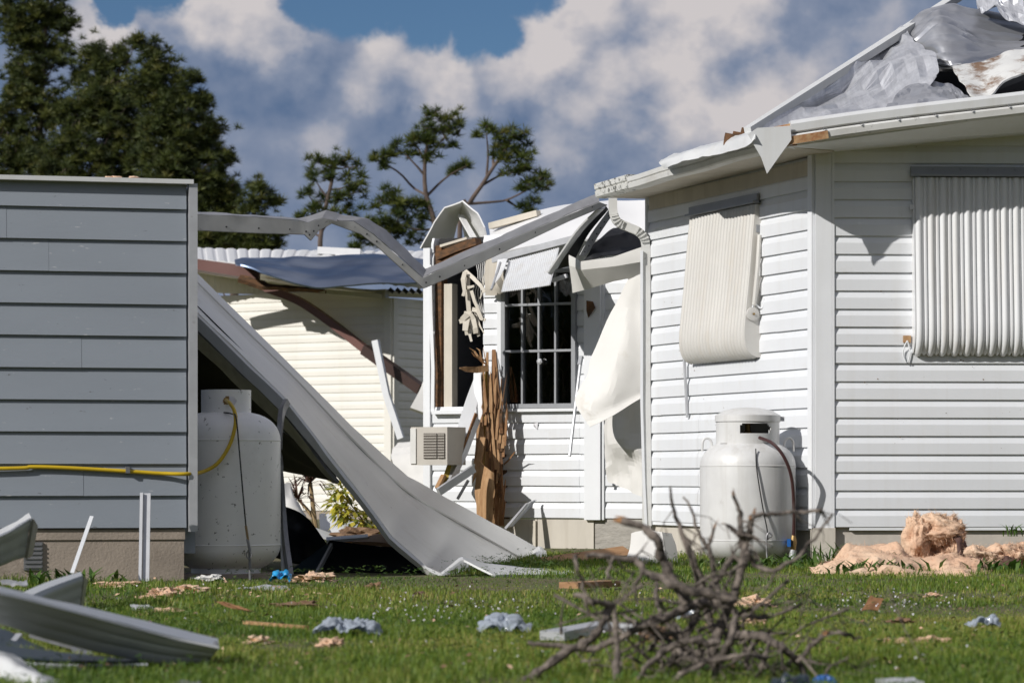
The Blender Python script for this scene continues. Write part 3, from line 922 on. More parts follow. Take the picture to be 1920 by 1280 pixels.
# ------------------------------------------------------------------ torn metal on the near roof (loose sheets)
sheet("roof_sheet", [[(1403, 243, 18.15), (1500, 180, 18.75), (1600, 111, 19.35), (1668, 70, 19.9), (1690, 60, 20.0)],
                     [(1425, 250, 18.13), (1520, 205, 18.65), (1612, 150, 19.1), (1690, 95, 19.5), (1725, 85, 19.6)],
                     [(1445, 246, 18.12), (1540, 220, 18.45), (1640, 180, 18.8), (1712, 132, 19.1), (1762, 114, 19.15)],
                     [(1480, 244, 18.10), (1580, 228, 18.25), (1680, 205, 18.4), (1722, 168, 18.7), (1758, 140, 18.85)]],
      MAT["foil"], nu=15, nv=34, thick=0.003, fold=0.080, crumple=0.03, cscale=3.6, seed=5, ragged=0.03, smooth=False,
      lab="crumpled silver metal roof sheet lying along the bare rake edge", cat="sheet metal", group="torn metal sheets on the house roof")
sheet("roof_sheet", [[(1690, 168, 18.75), (1740, 152, 18.9), (1790, 158, 18.9), (1826, 190, 18.6)],
                     [(1670, 190, 18.5), (1730, 176, 18.55), (1790, 176, 18.55), (1826, 196, 18.4)],
                     [(1650, 212, 18.3), (1720, 204, 18.28), (1780, 196, 18.28), (1828, 196, 18.25)]],
      MAT["foil_dark"], nu=20, nv=12, thick=0.003, fold=0.04, crumple=0.016, cscale=6, seed=8, smooth=False,
      lab="small dark silver roof sheet bulging just above the white eave", cat="sheet metal", group="torn metal sheets on the house roof")
sheet("roof_sheet", [[(1690, 50, 20.0), (1756, 8, 20.2), (1850, 18, 20.4), (1990, 30, 20.5)],
                     [(1700, 85, 19.8), (1765, 40, 19.7), (1860, 70, 20.0), (1990, 80, 20.2)],
                     [(1735, 110, 19.6), (1790, 118, 19.3), (1870, 104, 19.6), (1990, 108, 19.9)],
                     [(1760, 130, 19.4), (1822, 128, 19.2), (1880, 118, 19.4), (1990, 122, 19.6)]],
      MAT["foil_dark"], nu=40, nv=40, thick=0.003, fold=0.05, crumple=0.01, cscale=2.2, seed=12, ribs=(9, 0.02, "v", 3), smooth=24,
      lab="dark ribbed metal roof sheet folded to a peak near the top right", cat="sheet metal", group="torn metal sheets on the house roof")
sheet("roof_sheet", [[(1786, 128, 18.9), (1840, 118, 19.0), (1900, 98, 19.1), (1990, 84, 19.1)],
                     [(1800, 150, 18.7), (1845, 150, 18.7), (1900, 122, 18.75), (1990, 106, 18.8)],
                     [(1816, 180, 18.4), (1850, 187, 18.4), (1900, 148, 18.5), (1990, 122, 18.55)]],
      MAT["burnt"], nu=40, nv=18, thick=0.012, crumple=0.012, cscale=6, seed=15, ragged=0.025,
      lab="stained white roof panel bent upward above the right eave", cat="sheet metal", group="torn metal sheets on the house roof")
sheet("roof_sheet", [[(1828, -30, 20.5), (1880, -40, 20.5), (1990, -40, 20.4)],
                     [(1832, -4, 20.3), (1880, 8, 20.2), (1990, 10, 20.1)],
                     [(1850, 14, 20.1), (1890, 32, 20.0), (1990, 52, 19.9)]],
      MAT["foil"], nu=24, nv=16, thick=0.003, fold=0.09, crumple=0.04, cscale=6, seed=21, smooth=False,
      lab="shiny crumpled foil sheet at the very top right of the roof", cat="sheet metal", group="torn metal sheets on the house roof")

# ------------------------------------------------------------------ torn-open wing in the middle
WM = Wall((-0.705, 23.32), (1.32, 22.24))
wing = thing("wrecked_wing", (0.3, 22.8, 0), "torn open white siding wing with a grid window behind the twisted beam", "house")
uo0, _ = WM.hit(815, 600); uo1, _ = WM.hit(908, 600)
_, zo0 = WM.hit(860, 770); _, zo1 = WM.hit(860, 440)
uw0, _ = WM.hit(945, 600); uw1, _ = WM.hit(1084, 600)
_, zw0 = WM.hit(1010, 765); _, zw1 = WM.hit(1010, 505)
upost0, _ = WM.hit(1101, 700); upost1, _ = WM.hit(1131, 700)


def seamM(k):
    return [uw0 + 0.16 + 0.25 * (k % 2), upost0 - 0.06]


clad(wing, WM, 0.06, WM.L, Z0, 2.52, 0.127, DUTCH, MAT["vinyl"], MAT["vinyl_trim"], openings=[(uo0, uo1, zo0, 2.60), (uw0, uw1, zw0, zw1)],
     seams=seamM, jitter=0.003, wallname="front_wall")
zt = 2.44
MB().box(WM.pt(0.03, (Z0 + zt) / 2, 0.015), 0.062, 0.06, zt - Z0, WM.u3(), WM.n3()).build("corner_post", MAT["vinyl_trim"], wing)
MB().box(WM.pt((upost0 + upost1) / 2, 1.36, 0.030), upost1 - upost0, 0.055, 2.26, WM.u3(), WM.n3()).build("corner_post", MAT["vinyl_trim"], wing)
MB().box(WM.pt(upost1 + 0.012, 1.36, 0.022), 0.022, 0.03, 2.26, WM.u3(), WM.n3()).build("channel_strip", MAT["vinyl_trim"], wing)
# studs in the opening
us, _ = WM.hit(822, 600); MB().box(WM.pt(us, 1.75, -0.05), 0.055, 0.10, 1.42, WM.u3(), WM.n3()).build("stud", MAT["wood_rot"], wing)
us, _ = WM.hit(840, 600); MB().box(WM.pt(us, 1.62, -0.045), 0.075, 0.09, 1.05, WM.u3(), WM.n3()).build("stud", MAT["wood_paint"], wing)
us, _ = WM.hit(812, 700)
MB().prism([WM.pt(us, 2.30, 0.05), WM.pt(us + .01, 1.9, 0.05), WM.pt(us + .035, 1.45, 0.06), WM.pt(us + .03, 1.10, 0.06)], 0.03, 0.012, up=WM.n3()).build("bent_trim", MAT["vinyl_trim"], wing)
a = WM.hit(818, 772); b = WM.hit(925, 768)
MB().box(WM.pt((a[0] + b[0]) / 2, a[1] - 0.005, 0.02), b[0] - a[0], 0.12, 0.03, WM.u3(), WM.n3()).build("opening_sill", MAT["vinyl_trim"], wing)
# rotten header beams above the opening
for (x0, y0, x1, y1, h) in ((822, 482, 897, 453, .06), (826, 500, 893, 470, .05), (826, 515, 880, 492, .05)):
    p, q = P(x0, y0, 23.1), P(x1, y1, 22.9)
    MB().prism([p, (p + q) / 2 + (0, 0, .006), q], 0.09, h).build("rotten_header", MAT["wood_rot"], wing)
MB().prism([P(830, 462, 23.15), P(880, 447, 23.0)], 0.08, 0.02).build("header_plank", MAT["wood_paint"], wing)
# room behind
bk = Wall((-0.6 + 0.9, 23.3 + 2.4), (1.3 + 0.95, 22.3 + 2.3))
rb = MB()
A_ = WM.pt(0.05, 0, -0.10); B_ = WM.pt(WM.L, 0, -0.10); dep = -WM.n3() * 2.3
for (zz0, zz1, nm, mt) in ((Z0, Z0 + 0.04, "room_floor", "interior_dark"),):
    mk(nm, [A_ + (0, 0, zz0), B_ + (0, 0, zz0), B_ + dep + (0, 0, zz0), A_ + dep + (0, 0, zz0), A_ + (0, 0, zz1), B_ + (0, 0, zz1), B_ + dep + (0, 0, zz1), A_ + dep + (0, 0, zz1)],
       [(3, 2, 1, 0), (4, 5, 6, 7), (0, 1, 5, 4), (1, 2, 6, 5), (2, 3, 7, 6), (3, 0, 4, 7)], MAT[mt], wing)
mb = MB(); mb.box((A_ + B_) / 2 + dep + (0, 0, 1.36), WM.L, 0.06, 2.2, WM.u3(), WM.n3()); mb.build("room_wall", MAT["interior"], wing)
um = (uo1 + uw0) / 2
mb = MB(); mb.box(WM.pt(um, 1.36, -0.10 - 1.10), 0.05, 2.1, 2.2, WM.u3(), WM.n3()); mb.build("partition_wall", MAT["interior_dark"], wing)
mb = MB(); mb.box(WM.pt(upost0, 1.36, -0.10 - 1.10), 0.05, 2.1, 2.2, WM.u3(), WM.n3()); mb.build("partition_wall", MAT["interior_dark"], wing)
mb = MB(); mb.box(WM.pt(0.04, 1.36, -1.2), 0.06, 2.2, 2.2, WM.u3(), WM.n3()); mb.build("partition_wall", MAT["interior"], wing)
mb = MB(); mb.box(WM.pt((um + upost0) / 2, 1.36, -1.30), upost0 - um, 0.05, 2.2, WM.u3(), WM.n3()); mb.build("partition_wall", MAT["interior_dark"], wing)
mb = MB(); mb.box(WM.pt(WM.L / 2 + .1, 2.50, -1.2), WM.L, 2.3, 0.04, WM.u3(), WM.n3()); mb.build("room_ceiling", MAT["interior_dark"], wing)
# ducts / pale band inside the opening
MB().box(WM.pt((uo0 + uo1) / 2 + .1, 1.80, -1.1), 0.5, 0.08, 0.03, WM.u3(), WM.n3()).build("inner_rail", MAT["wood_paint"], wing)
MB().box(WM.pt((uo0 + uo1) / 2 + .1, 1.45, -1.3), 0.7, 0.08, 0.03, WM.u3(), WM.n3()).build("inner_rail", MAT["interior_dark"], wing)
MB().tube([WM.pt(uo0, 1.16, -0.9), WM.pt(uo1 + .2, 1.16, -0.9)], 0.24, 24).build("water_heater", MAT["galv"], wing, True)
# window with separate panes
win = MB()
fw = 0.035
win.box(WM.pt(uw0 + fw / 2, (zw0 + zw1) / 2, 0.02), fw, 0.07, zw1 - zw0, WM.u3(), WM.n3())
win.box(WM.pt(uw1 - fw / 2, (zw0 + zw1) / 2, 0.02), fw, 0.07, zw1 - zw0, WM.u3(), WM.n3())
win.box(WM.pt((uw0 + uw1) / 2, zw0 + fw / 2, 0.0205), uw1 - uw0 - 2 * fw, 0.069, fw, WM.u3(), WM.n3())
win.box(WM.pt((uw0 + uw1) / 2, zw1 - fw / 2, 0.0205), uw1 - uw0 - 2 * fw, 0.069, fw, WM.u3(), WM.n3())
wn = win.build("window", MAT["frame"], wing)
MB().box(WM.pt(uw0 - 0.022, (zw0 + zw1) / 2, 0.018), 0.040, 0.05, zw1 - zw0 + 0.04, WM.u3(), WM.n3()).build("casing", MAT["vinyl_trim"], wn)
MB().box(WM.pt((uw0 + uw1) / 2, zw0 - 0.016, 0.03), uw1 - uw0 + 0.10, 0.07, 0.024, WM.u3(), WM.n3()).build("sill", MAT["vinyl_trim"], wn)
ncol = 4
pw = (uw1 - uw0 - 2 * fw) / ncol
rowsz = [zw0 + fw]
for yy in (658, 571):
    rowsz.append(WM.hit(1015, yy)[1])
rowsz.append(zw1 - fw)
for c in range(1, ncol):
    MB().box(WM.pt(uw0 + fw + c * pw, (zw0 + zw1) / 2, 0.022), 0.016, 0.040, zw1 - zw0 - 2 * fw, WM.u3(), WM.n3()).build("muntin", MAT["frame"], wn)
for z in rowsz[1:-1]:
    MB().box(WM.pt((uw0 + uw1) / 2, z, 0.026), uw1 - uw0 - 2 * fw, 0.046, 0.019, WM.u3(), WM.n3()).build("muntin", MAT["frame"], wn)
for c in range(ncol):
    for r in range(3):
        u0_, u1_ = uw0 + fw + c * pw + 0.012, uw0 + fw + (c + 1) * pw - 0.012
        z0_, z1_ = rowsz[r] + 0.012, rowsz[r + 1] - 0.012
        MB().box(WM.pt((u0_ + u1_) / 2, (z0_ + z1_) / 2, 0.012 + rng.uniform(-.002, .002)), u1_ - u0_, 0.004, z1_ - z0_, WM.u3(), WM.n3()).build("pane", MAT["glass"], wn)
q = WM.pt(*[WM.hit(1018, 678)[0], WM.hit(1018, 678)[1]], 0.05)
mk("latch", *tube_vf([q, q + WM.n3() * 0.012, q + WM.n3() * 0.02], [0.022, 0.026, 0.010], 6), MAT["alu"], wn)
V, Q = [], []
for k in range(150):
    uu = rng.uniform(uw0 + .05, uw1 - .03); zz = rng.uniform(zw0 + .1, zw1)
    c = WM.pt(uu, zz, -0.22 + rng.normal() * .05)
    d = np.array((rng.normal() * .35, rng.normal() * .2, -1.0)); d /= np.linalg.norm(d)
    L_ = rng.uniform(.08, .22); s_ = WM.u3() * rng.uniform(.006, .014)
    b = len(V); m1 = c + d * L_ * .5 + WM.n3() * .02; t1 = c + d * L_
    V += [c - s_ * .3, c + s_ * .3, m1 + s_, m1 - s_, t1 + s_ * .1, t1 - s_ * .1]
    Q += [(b, b + 1, b + 2, b + 3), (b + 3, b + 2, b + 4, b + 5)]
o = quads_mesh("hanging_plant", V, Q, MAT["leaf_red"], None, label="dim hanging foliage seen through the grid window", cat="house plant")
a_ = o.data.attributes.new("rnd", "FLOAT", "POINT"); a_.data.foreach_set("value", np.repeat(rng.uniform(0, 1, 150), 6).astype(np.float32))
# foundation of the wing: skirting panel, rough render
u_a, _ = WM.hit(960, 1000); u_b, _ = WM.hit(1115, 1000)
for (ua_, ub_, mt) in ((0.05, u_a, "skirting"), (u_a + .004, u_a + 0.24, "skirting"), (u_a + 0.245, u_b, "skirting")):
    MB().box(WM.pt((ua_ + ub_) / 2, 0.105, 0.004 - 0.03 * (mt != "skirting")), ub_ - ua_, 0.03, 0.25, WM.u3(), WM.n3()).build("skirting_panel", MAT[mt], wing)
MB().box(WM.pt(u_a + 0.205, 0.10, 0.028), 0.055, 0.018, 0.24, WM.u3(), WM.n3()).build("skirting_batten", MAT["wood_paint"], wing)
MB().box(WM.pt((u_b + WM.L) / 2, 0.10, -0.02), WM.L - u_b, 0.05, 0.30, WM.u3(), WM.n3()).build("foundation", MAT["swirl"], wing)
u_, z_ = WM.hit(1007, 798)
MB().add(*[[WM.pt(u_ - .02, z_ + .02, .022), WM.pt(u_ + .02, z_ + .025, .022), WM.pt(u_ + .018, z_ - .03, .03), WM.pt(u_ - .02, z_ - .005, .024)], [(0, 1, 2, 3)]]).build("torn_tab", MAT["steel"], wing)
u_, z_ = WM.hit(1112, 578)
MB().add([WM.pt(u_ - .03, z_ + .06, .06), WM.pt(u_ + .03, z_ + .05, .06), WM.pt(u_ + .06, z_, .08), WM.pt(u_ - .01, z_ - .08, .065), WM.pt(u_ - .03, z_ - .02, .06)], [(0, 1, 2, 3, 4)]).build("shadow_patch", MAT["wood_rot"], wing)  # flat dark patch on the corner post, standing in for a shadow
# roof slope of the wing, ceiling track, lumber behind
sheet("roof_slope", [[(918, 424, 24.0), (1010, 398, 23.6), (1100, 384, 23.2), (1215, 378, 22.6)],
                     [(922, 452, 23.4), (1010, 428, 23.0), (1100, 410, 22.6), (1215, 420, 22.3)],
                     [(930, 480, 22.9), (1010, 462, 22.5), (1100, 452, 22.2), (1215, 470, 22.1)]], MAT["white_roof"], wing, nu=20, nv=10, thick=0.02, crumple=0.01, cscale=3, seed=2)
MB().prism([P(924, 487, 22.75), P(1078, 447, 22.2)], 0.03, 0.05).build("awning_track", MAT["alu"], wing)
MB().prism([P(920, 424, 23.6), P(1010, 400, 23.3)], 0.06, 0.05).build("roof_batten", MAT["wood_paint"], wing)
# beige torn interior lining left of the window
sheet("torn_lining", [[(912, 480, 22.9), (935, 486, 22.8), (945, 495, 22.75)], [(910, 525, 22.92), (932, 525, 22.82), (944, 530, 22.8)], [(912, 555, 22.95), (930, 552, 22.86), (942, 548, 22.84)]],
      MAT["skirting"], wing, nu=12, nv=12, thick=0.01, ribs=(9, 0.006, "v"), crumple=0.006, cscale=8, ragged=0.02)
# small ribbed awning over the window
sheet("window_awning", [[(953, 489, 22.55), (1000, 477, 22.4), (1048, 464, 22.25)], [(946, 518, 22.3), (994, 508, 22.15), (1040, 499, 22.0)], [(939, 547, 22.05), (986, 541, 21.9), (1031, 534, 21.75)]],
      MAT["awn_white"], wing, nu=97, nv=8, thick=0.004, ribs=(24, 0.008, "u"), smooth=False)
sheet("window_awning_end", [[(934, 488, 22.6), (952, 486, 22.5)], [(926, 540, 22.3), (940, 520, 22.2)]], MAT["awn_white"], wing, nu=8, nv=8, thick=0.004, crumple=0.01, cscale=8)
MB().tube([P(938, 492, 22.5), P(921, 543, 22.2)], 0.009, 6).build("awning_arm", MAT["alu"], wing)
MB().prism([P(1036, 526, 22.1), P(1063, 517, 22.05)], 0.03, 0.03).build("awning_arm", MAT["alu"], wing)
# arm with cap right of the window
MB().tube([P(1089, 676, 22.45), P(1079, 760, 22.3), P(1068, 855, 22.2)], 0.013, 8).build("awning_arm", MAT["alu"], wing, True)
MB().tube([P(1090, 668, 22.46), P(1087, 684, 22.44)], 0.02, 8).build("arm_bracket", MAT["alu"], wing, True)

# ------------------------------------------------------------------ folded metal and felt hanging between the houses
fold = thing("folded_awning", P(1035, 520, 21.5), "folded black and white slatted awning jammed under the eave end", "awning")
sheet("slat_pack", [[(1135, 388, 21.4), (1095, 430, 21.5), (1060, 478, 21.6), (1034, 515, 21.7)], [(1122, 392, 21.2), (1084, 430, 21.35), (1050, 478, 21.5), (1027, 512, 21.6)]],
      MAT["white_metal"], fold, nu=14, nv=6, thick=0.012, ribs=(3, 0.01, "v"))
sheet("black_lining", [[(1140, 392, 21.5), (1104, 436, 21.55), (1082, 478, 21.6), (1072, 496, 21.65)], [(1136, 386, 21.42), (1096, 430, 21.5), (1062, 476, 21.6), (1044, 505, 21.7)]], MAT["tarp"], fold, nu=14, nv=5, thick=0.006)
sheet("perforated_rail", [[(1150, 398, 21.45), (1122, 440, 21.5), (1098, 480, 21.55)], [(1141, 394, 21.35), (1110, 436, 21.42), (1086, 478, 21.5)]], MAT["alu"], fold, nu=12, nv=4, thick=0.006)
for k in range(7):
    p = P(1141 - k * 7.4, 405 + k * 11.2, 21.36 + k * 0.012)
    MB().tube([p, p + np.array((0, -0.006, 0))], 0.006, 6).build("rail_hole", MAT["black"], fold)
sheet("roofing_felt", [[(1150, 428, 21.7), (1180, 424, 21.7), (1206, 440, 21.6)], [(1118, 452, 21.6), (1165, 455, 21.6), (1206, 462, 21.5)], [(1094, 488, 21.5), (1150, 480, 21.5), (1206, 474, 21.4)]],
      MAT["tarp"], nu=24, nv=14, thick=0.006, crumple=0.03, cscale=4, seed=4, ragged=0.02, lab="black roofing felt sagging beside the curved downspout", cat="roofing felt")
sheet("metal_skin", [[(1068, 478, 21.4), (1090, 490, 21.2), (1150, 482, 21.15), (1206, 462, 21.1)], [(1068, 498, 21.4), (1092, 505, 21.2), (1150, 498, 21.15), (1206, 490, 21.1)], [(1074, 549, 21.5), (1110, 540, 21.3), (1150, 526, 21.25), (1206, 516, 21.2)]],
      MAT["skin"], nu=16, nv=7, thick=0.004, crumple=0.010, cscale=5, seed=6, mu="l", mv="l", smooth=12, lab="beige sheet metal strip drooping below the black roofing felt", cat="sheet metal", group="metal skin hanging between the houses")
sheet("metal_skin", [[(1203, 478, 21.2), (1206, 480, 21.2), (1208, 482, 21.2)], [(1160, 560, 21.25), (1180, 570, 21.2), (1207, 580, 21.15)], [(1120, 640, 21.25), (1160, 655, 21.12), (1206, 665, 21.1)],
                     [(1098, 705, 21.22), (1145, 720, 21.08), (1204, 720, 21.1)], [(1079, 752, 21.2), (1125, 768, 21.08), (1201, 738, 21.1)], [(1106, 800, 21.1), (1145, 780, 21.05), (1202, 748, 21.08)]],
      MAT["skin"], nu=13, nv=24, thick=0.004, crumple=0.006, fold=0.022, cscale=3.6, seed=11, ragged=0.008, smooth=9, lab="large bent white metal skin hanging beside the downspout", cat="sheet metal", group="metal skin hanging between the houses")
sheet("metal_skin", [[(1130, 770, 21.6), (1165, 760, 21.4), (1206, 735, 21.3)], [(1134, 830, 21.6), (1160, 825, 21.35), (1205, 830, 21.3)], [(1138, 890, 21.6), (1170, 870, 21.4), (1205, 880, 21.3)], [(1142, 905, 21.6), (1175, 920, 21.4), (1203, 930, 21.3)]],
      MAT["skin"], nu=12, nv=20, thick=0.004, crumple=0.012, fold=0.045, cscale=4.2, seed=14, ragged=0.012, smooth=9, lab="lower creased cream metal skin behind the downspout foot", cat="sheet metal", group="metal skin hanging between the houses")
sheet("metal_skin", [[(1186, 1000, 19.2), (1210, 992, 19.0), (1240, 998, 18.9), (1258, 1000, 19.1)], [(1182, 1030, 19.1), (1210, 1026, 18.85), (1245, 1030, 18.8), (1268, 1030, 19.0)], [(1170, 1066, 18.9), (1212, 1070, 18.6), (1252, 1074, 18.55), (1270, 1072, 18.8)]],
      MAT["skin"], nu=10, nv=8, thick=0.004, crumple=0.008, fold=0.015, cscale=4, seed=24, mu="l", smooth=12, lab="curved white metal offcut standing on grass below the downspout", cat="sheet metal")
# curled white metal roof piece behind the wing
hood = thing("curled_sheet", P(850, 462, 24.4), "white metal roof sheet curled into a pointed hood behind the opening", "sheet metal")
sheet("curled_skin", [[(786, 464, 24.7), (812, 414, 24.6), (833, 388, 24.5), (868, 374, 24.3), (898, 398, 24.1), (912, 425, 24.0), (916, 450, 24.0)],
                      [(812, 464, 24.85), (830, 426, 24.8), (846, 402, 24.75), (866, 388, 24.7), (884, 414, 24.6), (896, 436, 24.5), (902, 456, 24.5)],
                      [(846, 464, 25.0), (850, 440, 25.0), (856, 420, 25.0), (864, 404, 25.0), (872, 430, 25.0), (878, 448, 25.0), (884, 462, 25.0)]],
      MAT["white_roof"], hood, nu=37, nv=12, thick=0.012, crumple=0.012, cscale=3, seed=7, mu="l")
MB().prism([P(864, 404, 24.6), P(882, 436, 24.4), P(895, 460, 24.3)], 0.05, 0.02).build("raised_rib", MAT["white_roof"], hood)

# ------------------------------------------------------------------ twisted beam
YB = lambda x: 19.6 + (x - 366) / (1130 - 366) * 1.6
cols = [((330, 396), (330, 400), (330, 431)), ((366, 398), (366, 402), (366, 431)), ((470, 404), (470, 407), (472, 436)), ((556, 411), (559, 414), (571, 439)), ((572, 408), (577, 418), (582, 450)),
        ((612, 395), (604, 409), (596, 432)), ((640, 403), (628, 414), (622, 418)), ((690, 412), (662, 415), (676, 438)), ((722, 432), (700, 440), (708, 462)), ((797, 505), (792, 521), (794, 540)), ((840, 487), (838, 500), (838, 521)),
        ((950, 438), (950, 452), (952, 468)), ((1060, 390), (1062, 404), (1066, 414)), ((1122, 363), (1124, 379), (1138, 384))]
beam = thing("twisted_beam", P(797, 540, YB(797)), "long kinked metal beam spanning from the grey shed to the white eave", "beam")
ctrl = [[P(c[r][0], c[r][1], YB(c[r][0]) + dy) for c in cols] for r, dy in ((0, 0.10), (1, 0.0), (2, 0.01))]
V, f = sheet_vf(ctrl[:2], nu=118, nv=3, thick=0.006, crumple=0.006, cscale=9, seed=3, mu="l", mv="l")
mk("top_flange", V, f, MAT["galv"], beam, 30)
V, f = sheet_vf([[p + np.array((0, -0.004, 0)) for p in ctrl[1]], ctrl[2]], nu=118, nv=4, thick=0.006, crumple=0.004, cscale=9, seed=4, mu="l", mv="l")
mk("side_flange", V, f, MAT["beam_white"], beam, 30)
lo = [[p + np.array((0, 0.004, 0)) for p in ctrl[2]], [p + np.array((0, 0.09, 0.012)) for p in ctrl[2]]]
V, f = sheet_vf(lo, nu=118, nv=3, thick=0.005, mu="l", mv="l")
mk("bottom_flange", V, f, MAT["steel"], beam, 30)
for t in np.linspace(0.03, 0.97, 22):
    i = int(t * (len(cols) - 1)); fr_ = t * (len(cols) - 1) - i
    p = ctrl[2][i] * (1 - fr_) + ctrl[2][i + 1] * fr_ + np.array((0, -0.012, 0.03))
    MB().tube([p, p + np.array((0, -0.005, 0))], 0.007, 6).build("screw", MAT["black"], beam)

# ------------------------------------------------------------------ grey shed (left)
SR = np.array((-1.742, 15.50)); sd = np.array((-0.972, -0.235))
WS = Wall(SR, SR + sd * 2.6)      # u runs to the left
shed = thing("grey_shed", (SR[0] - 0.6, SR[1], 0), "grey lap-sided shed with white edge trim at left", "shed")
LAPS = 0.1727; zS = 0.2926


def seamS(k):
    return {1: [0.16], 5: [0.16 + 0.0], 0: [], 9: [0.98], 8: [1.0], 3: [0.58], }.get(k, [0.45 + 0.37 * ((k * 5) % 4)] if k in (2, 6) else [])


clad(shed, WS, 0.035, WS.L, zS, 2.155, LAPS, BEVEL, MAT["grey_paint"], MAT["grey_paint"],
     seams=lambda k: {1: [0.59], 5: [0.60], 8: [0.775], 9: [1.0]}.get(k, []), wallname="front_wall", jitter=0.001)
MB().box(WS.pt(0.0, 1.215, 0.008), 0.046, 0.075, 1.89, WS.u3(), WS.n3()).build("edge_trim", MAT["alu"], shed)
MB().box(WS.pt(1.3, 2.168, 0.010), 2.6, 0.10, 0.024, WS.u3(), WS.n3()).build("top_flashing", MAT["white_metal"], shed)
WSs = Wall(SR, SR + np.array((-0.42, 0.907)) * 2.0)
MB().box(WSs.pt(1.06, 1.15, 0.0), 1.98, 0.08, 2.0, WSs.u3(), WSs.n3()).build("side_wall", MAT["grey_paint"], shed)
MB().box(WS.pt(1.32, 0.13, -0.055), 2.55, 0.10, 0.32, WS.u3(), WS.n3()).build("foundation", MAT["concrete"], shed)
MB().box(WS.pt(1.30, 0.255, -0.006), 2.52, 0.02, 0.055, WS.u3(), WS.n3()).build("foundation_ledge", MAT["concrete"], shed)
A3 = [WS.pt(0.02, 2.13, -0.03), WS.pt(2.6, 2.13, -0.03), WS.pt(2.6, 2.06, -2.0), WS.pt(0.02, 2.06, -2.0)]
mk("roof_deck", A3 + [p - np.array((0, 0, .04)) for p in A3], [(0, 1, 2, 3), (7, 6, 5, 4), (0, 4, 5, 1), (1, 5, 6, 2), (2, 6, 7, 3), (3, 7, 4, 0)], MAT["white_metal"], shed)
# crawl-space vent bricks
vu, vz = WS.hit(62, 1042)
vent = MB()
vent.box(WS.pt(vu, vz, 0.0), 0.10, 0.014, 0.15, WS.u3(), WS.n3())
vn = vent.build("vent_grille", MAT["steel"], shed)
for k in range(6):
    MB().box(WS.pt(vu, vz - 0.06 + k * 0.024, 0.010), 0.09, 0.008, 0.008, WS.u3(), WS.n3()).build("bar", MAT["steel"], vn)
u_, z_ = WS.hit(238, 884)
MB().box(WS.pt(u_, z_ + .01, 0.03), 0.022, 0.04, 0.035, WS.u3(), WS.n3()).build("hose_clip", MAT["steel"], shed)
for i, (x0, x1, h) in enumerate(((201, 226, 4), (240, 262, 4))):
    c = P((x0 + x1) / 2, 335, 15.42)
    V, f = lump_vf(c, (x1 - x0) / 2 / F * 15.4, 0.03, 0.012, 0.5, 4, 40 + i)
    mk("insulation_scrap", V, f, MAT["insul"], None, True, label="tan insulation scrap on the shed top, %s of two" % ("left" if i == 0 else "right, by the white trim"), cat="insulation", group="insulation scraps on the shed top")

# yellow gas hose
hp = [WS.pt(2.3, 0.600, 0.05)]
for (x, y, d) in ((0, 878, .035), (60, 875, .03), (130, 877, .03), (238, 883, .03), (300, 887, .035), (352, 888, .05)):
    u_, z_ = WS.hit(x, y, d); hp.append(WS.pt(u_, z_, d))
hp += [P(380, 884, 15.62), P(408, 868, 15.66), P(430, 835, 15.68), P(441, 798, 15.70), P(440, 772, 15.74), P(432, 757, 15.82), P(424, 750, 15.92)]
mk("gas_hose", *tube_vf(smooth_path(hp, 90), 0.0108, 10), MAT["yellow"], None, True, label="yellow gas hose running from the shed wall to the left tank", cat="hose")


